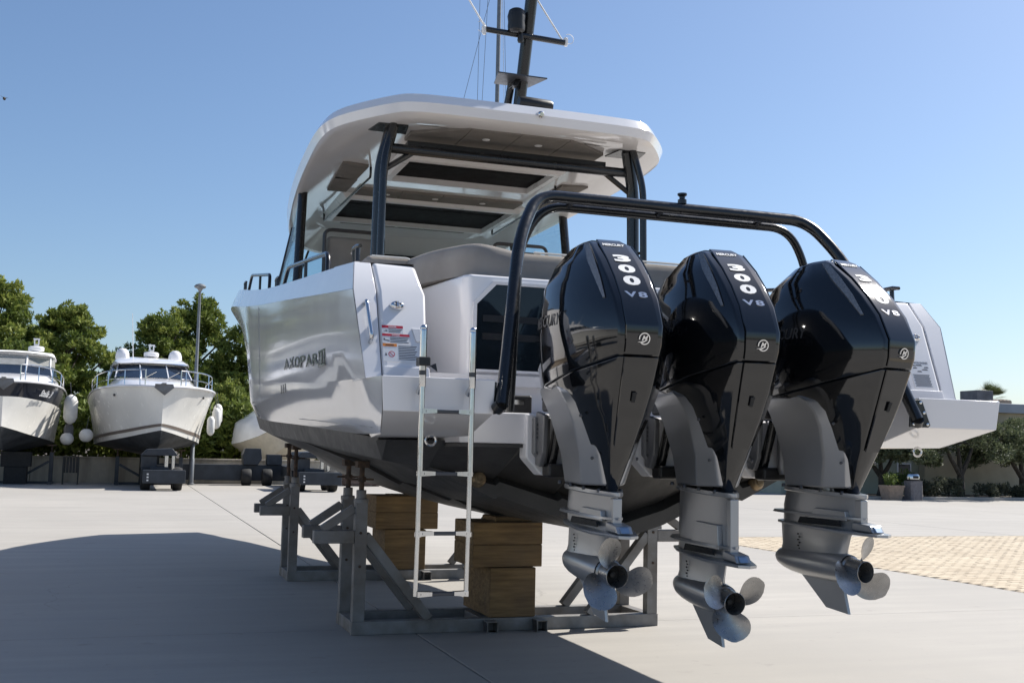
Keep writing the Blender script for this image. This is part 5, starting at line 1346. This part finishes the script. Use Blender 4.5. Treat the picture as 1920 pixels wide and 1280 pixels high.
    mb = MB(); mb.box(rad[0] - .09, rad[0] + .09, rad[1] - .09, rad[1] + .09, zr + .27, zr + .33); mb.box(rad[0] - .1, rad[0] - .05, rad[1] - .05, rad[1] + .05, zr + .33, zr + .5); mb.box(rad[0] + .05, rad[0] + .1, rad[1] - .05, rad[1] + .05, zr + .33, zr + .5); mb.box(rad[0] - .12, rad[0] + .12, rad[1] - .06, rad[1] + .06, zr + .5, zr + .56); mb.build('navigation_light', 'gelcoat', t)
    if kind == 'B':
        mb = MB(); mb.tube([V(-.62, 8.0, 4.8), V(-.75, 8.0, 6.9)], [.025, .012], 6); mb.build('whip_antenna', 'badge_white', t)
    # bow rail with stanchions
    edge = [r_[-1] for r_ in rows]
    for s in (-1, 1):
        path = [V((p.x - .10) * s, p.y + .05, p.z + .58) for p in edge if .25 < p.y < 7.5]; midr = [p - V(0, 0, .30) for p in path]
        mb = MB(); mb.tube([path[0] + V(0, 0, -.55)] + path + [path[-1] + V(0, .3, -.55)], .022, 7); br = mb.build('bow_rail', 'stainless', t); mb = MB(); mb.tube(midr, .013, 6); mb.build('middle_rail', 'stainless', br)
        for k in range(1, len(path), 3):
            mb = MB(); mb.tube([path[k], path[k] + V(0, -.06, -.58)], .018, 6); mb.build('stanchion', 'stainless', br)
    mb = MB(); mb.prism([V(-.30, -.10, 3.62), V(.30, -.10, 3.62), V(.34, -.10, 3.50), V(0.02, -.18, 3.22), V(-.32, -.10, 3.48)], (0, .06, 0)); mb.box(-.07, .07, -.14, .5, 3.58, 3.66); mb.build('anchor', 'galvanised', t, bevel=.01)
    for s in (-1, 1):
        mb = MB(); c = rows[9][5]; mb.ball((s * (c.x + .005), c.y - .02, c.z), (.04, .10, .05), 10, 6); mb.build('hawse_pipe', 'badge_grey', t)
    if kind == 'A':
        mb = MB()
        p = rows[7][5]; q = rows[10][5]; d = (q - p).normalized(); mid_ = rows[8][5].lerp(rows[9][5], .5) ; upv = (rows[8][6] - rows[8][4]).normalized()
        nrm = d.cross(upv).normalized()
        if nrm.y > 0: nrm = -nrm
        put_text(mb, 'Stella 3', mid_ + nrm * .11 + upv * -.02, d, upv, .95, .25, .004, bold=.02, shear=.4)
        mb.build('boat_name', 'badge_white', t, smooth=None)
    return t
cA = cruiser('white cruiser with navy bow band named Stella and a canvas top, at the left edge', (-3.95, 41.2, 0), R(2.5), 'A')
cB = cruiser('white cruiser with two round domes on its roof, bow towards camera', (1.18, 41.2, 0), R(3), 'B')
def fender(label, p, r_, l_, m='fender_white'):
    t = thing('fender', label, 'fender', (p[0], p[1], p[2] - l_ / 2), 0, 'fenders hung on the cruisers')
    if l_ > r_ * 2.4: mb = MB(); mb.lathe([(.03, -l_ / 2), (r_ * .7, -l_ / 2 + r_ * .35), (r_, -l_ / 2 + r_), (r_, l_ / 2 - r_), (r_ * .7, l_ / 2 - r_ * .35), (.04, l_ / 2)], (0, 0, l_ / 2), (0, 0, 1), 14)
    else: mb = MB(); mb.ball((0, 0, l_ / 2), (r_, r_, l_ / 2), 14, 9)
    mb.build('body', m, t)
    mb = MB(); mb.tube([V(0, 0, l_ - .02), V(-.06 if 'right' in label else .06, .1, l_ + .45)], .012, 5); mb.build('rope', 'badge_grey', t)
fender('long white fender on the right side of the boat named Stella', (-1.98, 45.0, 2.75), .25, 1.1)
fender('grey fender below the long white one on the boat named Stella', (-2.02, 45.3, 1.95), .17, .6, 'fender_grey')
fender('round white fender at the bottom right of the boat named Stella', (-2.05, 45.0, 1.66), .24, .46)
fender('round white fender hanging left of the domed cruiser', (-1.38, 44.6, 1.80), .25, .5)
fender('topmost long white fender on the right of the domed cruiser', (3.32, 45.0, 2.72), .17, .82)
fender('middle long white fender on the right of the domed cruiser', (3.22, 44.3, 2.55), .16, .8)
fender('lowest long white fender on the right of the domed cruiser', (2.98, 43.6, 2.25), .14, .72)
def stand(label, x, y, h, flip=1):
    t = thing('boat_stand', label, 'boat stand', (x, y, 0), 0, 'dark stands under the cruisers')
    mb = MB(); mb.box(-.07, .07, -.07, .07, .1, h); mb.build('post', 'navy_steel', t, bevel=.01)
    mb = MB(); mb.box(-.08, .08, -.6, .6, 0, .098); mb.build('foot_beam', 'navy_steel', t, bevel=.01)
    mb = MB(); mb.bar(V(-flip * 1.3, 0, .06), V(-flip * .08, 0, 1.0 * h / 1.4), .09, .09, (0, 1, 0)); mb.build('brace', 'navy_steel', t)
    mb = MB(); mb.box(*sorted((-flip * 1.9, -flip * .085)), -.05, .05, 0.0, .092); mb.build('base_beam', 'navy_steel', t)
    mb = MB(); mb.lathe([(.03, h), (.03, h + .25)], (0, 0, 0), (0, 0, 1), 8); mb.box(-.15, .15, -.12, .12, h + .24, h + .29); mb.build('pad', 'rust_iron', t)
stand('dark stand under the right side of the boat named Stella', -2.55, 45.2, 1.15, 1)
stand('dark stand under the left side of the domed cruiser', -.25, 45.2, 1.05, -1)
stand('dark stand under the right side of the domed cruiser', 2.05, 45.4, 1.05, 1)
def kblock(label, x, y, w, z0, z1):
    t = thing('timber_block', label, 'timber block', (x, y, z0), 0, 'dark keel blocks under the cruisers')
    mb = MB(); mb.box(-w / 2, w / 2, -.35, .35, 0, z1 - z0); mb.build('beam', 'rubber', t, bevel=.02)
kblock('wide dark keel block on top, under the boat named Stella', -3.7, 44.8, 1.0, .62, 1.16)
kblock('dark keel block on the ground under the boat named Stella', -3.7, 44.8, .76, 0, .618)
kblock('dark keel block on the ground under the domed cruiser', .9, 45.4, .7, 0, 1.14)
tb = thing('trestle', 'small black slatted trestle beside the stand of the boat named Stella', 'trestle', (-1.85, 44.8, 0))
for k in range(5):
    mb = MB(); mb.box(-.27 + k * .11, -.18 + k * .11, -.02, .02, .42, .98); mb.build('slat', 'black_plastic', tb)
for x in (-.26, .26):
    mb = MB(); mb.box(x - .02, x + .02, -.22, -.18, 0, .98); mb.build('leg', 'black_plastic', tb); mb = MB(); mb.box(x - .02, x + .02, .18, .22, 0, .98); mb.build('leg', 'black_plastic', tb)
mb = MB(); mb.box(-.28, .28, -.23, .23, .985, 1.02); mb.build('top', 'black_plastic', tb)

# yard transporter
tr = thing('boat_transporter', 'dark navy hydraulic boat transporter with two wheeled arms', 'boat trailer', (3.6, 43, 0))
TO = (3.6, 43, 0)
def tp(mb, name, m='navy_steel', par=None, **kw): kw.setdefault('bevel', .02); return mb.build(name, m, par or tr, org=TO, **kw)
mb = MB(); mb.box(1.2, 6.6, 45.9, 46.35, .18, .80); tp(mb, 'cross_beam')
for (x0, x1) in ((.62, 1.62), (5.75, 6.85)):
    mb = MB(); mb.box(x0 + .2, x1 - .2, 39.8, 45.88, .35, .78); tp(mb, 'arm')
    mb = MB(); mb.box(x0 - .03, x1 + .33, 39.3, 39.78, .24, .68); bp = tp(mb, 'bumper')
    for k in range(3):
        mb = MB(); mb.box(x0 + .10, x0 + .16, 39.292, 39.299, .32 + k * .1, .37 + k * .1); tp(mb, 'reflector', 'badge_white', bp, bevel=0)
    mb = MB(); mb.prism([V(x0 - .1, 39.85, .9 + .25), V(x1 + .1, 39.85, 1.15), V(x1 - .1, 39.85, 1.40), V(x0 + .1, 39.85, 1.36)], (0, 2.6, 0)); tp(mb, 'bolster')
    mb = MB(); mb.box(x0 - .08, x0 + .42, 40.0, 41.2, .70, 1.14); tp(mb, 'hydraulic_box')
    mb = MB(); mb.tube([V(x1 - .28, 39.9, .70), V(x1 - .28, 39.9, 1.15)], .07, 10); mb.tube([V(x1 - .06, 39.9, .70), V(x1 - .06, 39.9, 1.15)], .06, 10); tp(mb, 'lift_cylinder', 'stainless', bevel=0)
    for xw in (x0 + .08, x1 + .10):
        for yw in (39.95, 41.2):
            mb = MB(); mb.lathe([(.20, -.15), (.36, -.15), (.38, -.10), (.38, .10), (.36, .15), (.20, .15)], (xw, yw, .378), (1, 0, 0), 20); w_ = tp(mb, 'wheel', 'rubber', bevel=0)
            mb = MB(); mb.lathe([(.19, -.155), (.19, .155)], (xw, yw, .378), (1, 0, 0), 14); tp(mb, 'rim', 'navy_steel', w_, bevel=0)
for xw in (4.55, 5.35):
    mb = MB(); mb.lathe([(.15, -.18), (.30, -.18), (.33, -.12), (.33, .12), (.30, .18), (.15, .18)], (xw, 45.6, .33), (1, 0, 0), 18); tp(mb, 'wheel', 'rubber', bevel=0)
mb = MB(); mb.prism([V(4.45, 45.7, .802), V(5.0, 45.7, .802), V(5.15, 45.7, 1.05), V(5.1, 45.7, 1.45), V(4.5, 45.7, 1.45), V(4.4, 45.7, 1.2)], (0, .8, 0)); tp(mb, 'power_unit')
mb = MB(); mb.box(5.35, 5.95, 45.8, 46.3, .803, 1.22); tp(mb, 'tool_box')

# shrink-wrapped boat and crate farther back
wb_ = thing('wrapped_boat', 'boat shrink-wrapped in white plastic behind the transporter', 'wrapped boat', (6.9, 52, 0))
def wr(y, w, z0, z1, z2): return [V(-w * .55, y, z0), V(-w, y, z0 + .9), V(-w * .93, y, z1), V(-w * .5, y, (z1 + z2) / 2 + .1), V(0, y, z2), V(w * .5, y, (z1 + z2) / 2 + .1), V(w * .93, y, z1), V(w, y, z0 + .9), V(w * .55, y, z0)]
rr_ = [wr(-2.5, .5, 1.6, 2.5, 2.7), wr(-1.8, 1.4, 1.1, 2.4, 3.0), wr(-.5, 2.0, .85, 2.5, 3.5), wr(2, 2.25, .75, 2.6, 3.8), wr(5, 2.2, .75, 2.4, 3.4)]
rr_ = [[V(p.x + random.uniform(-.05, .05), p.y, p.z + random.uniform(-.05, .05)) for p in r_] for r_ in rr_]
mb = MB(); mb.loft([r_[1:-1] for r_ in rr_], False, True, True); mb.build('plastic_cover', 'shrink_wrap', wb_, smooth=50)
mb = MB(); mb.loft([[r_[1] * .995, r_[0], r_[-1], r_[-2] * .995] for r_ in rr_], False, True, True); mb.build('hull', 'wrap_hull', wb_)
for (x, y) in ((-1.0, 0), (1.0, 0), (-1.0, 3), (1.0, 3)):
    mb = MB(); mb.box(x - .06, x + .06, y - .06, y + .06, 0, .95); mb.build('prop', 'navy_steel', wb_)
cr = thing('crate', 'brown wooden crate on the ground behind the transporter', 'crate', (9.3, 46.5, 0))
for k in range(4):
    mb = MB(); mb.box(-.75, .75, -.4, .4, .06 + k * .17, .215 + k * .17); mb.build('plank', 'crate_wood', cr, bevel=.008)
for x in (-.6, .6):
    mb = MB(); mb.box(x - .06, x + .06, -.41, .41, 0, .058); mb.build('runner', 'crate_wood', cr)

# sailing yacht ashore far behind the hardtop: mast and rigging show above it
sy = thing('sailing_yacht', 'sailing yacht far behind the hardtop, only its mast and rigging showing', 'sailing yacht', (16.4, 52, 0))
mb = MB(); ring = lambda x, w, z0, z1: [V(x, -w - .5, z1), V(x, -w * .8 - .5, z0 + .5), V(x, -.5, z0), V(x, w * .8 - .5, z0 + .5), V(x, w - .5, z1)]
mb.loft([ring(-5.6, .08, 1.6, 2.6), ring(-3, 1.0, .9, 2.4), ring(0, 1.6, .7, 2.3), ring(4, 1.3, 1.0, 2.3)], False, True, True); mb.build('hull', 'hull_off_white', sy)
mb = MB(); mb.box(-.8, .8, -.62, -.38, .0, .9); mb.build('keel', 'bottom_paint', sy)
mb = MB(); mb.tube([V(0, -.5, 2.2), V(0, -.5, 25)], [.12, .10], 12); ms_ = mb.build('mast', 'lamp_metal', sy)
mb = MB(); mb.tube([V(-1.1, -.5, 17.9), V(0, -.5, 18.1), V(1.1, -.5, 17.9)], .035, 6); mb.build('spreader', 'lamp_metal', ms_)
for (a, b) in ((V(-5.4, -.5, 2.55), V(-.2, -.5, 25)), (V(-1.35, -1.6, 2.3), V(-1.0, -.5, 25)), (V(-.9, .9, 2.3), V(-.55, -.5, 25)), (V(.5, -1.9, 2.3), V(.12, -.5, 25)), (V(1.6, .9, 2.3), V(.2, -.5, 25))):
    mb = MB(); mb.tube([a, b], .012, 5); mb.build('stay', 'badge_white' if a.x == .5 else 'lamp_metal', ms_)
bd = thing('bird', 'small dark bird in the sky at the left edge', 'bird', (-4.37, 40, 12.79))
mb = MB(); mb.ball((0, 0, 0), (.05, .12, .05), 8, 6); mb.add([(-.02, .05, .02), (-.02, -.05, .02), (-.16, -.02, .11)], [(0, 1, 2)]); mb.add([(.02, .05, .02), (.02, -.05, .02), (.14, -.06, .02)], [(0, 1, 2)]); mb.build('body', 'bird_dark', bd)

# two more cruisers ashore on the left, out of frame but mirrored in the big boat's topsides
for (x, y, rz, lab) in ((-8.2, 4.5, R(4), 'white cruiser standing left of the picture, mirrored in the big boat\'s side'), (-9.6, 21.0, R(-3), 'second white cruiser left of the picture, mirrored near the big boat\'s bow')):
    c = copy_tree(cB); c.location = (x, y, 0); c.rotation_euler = (0, 0, rz); c['label'] = lab
    for k, dy in enumerate((3.5, 9.0)):
        kblock(('front' if k == 0 else 'rear') + ' keel block of the ' + ('first' if x > -9 else 'second') + ' cruiser left of the picture', x - dy * math.sin(rz), y + dy * math.cos(rz), .7, 0, 1.12)
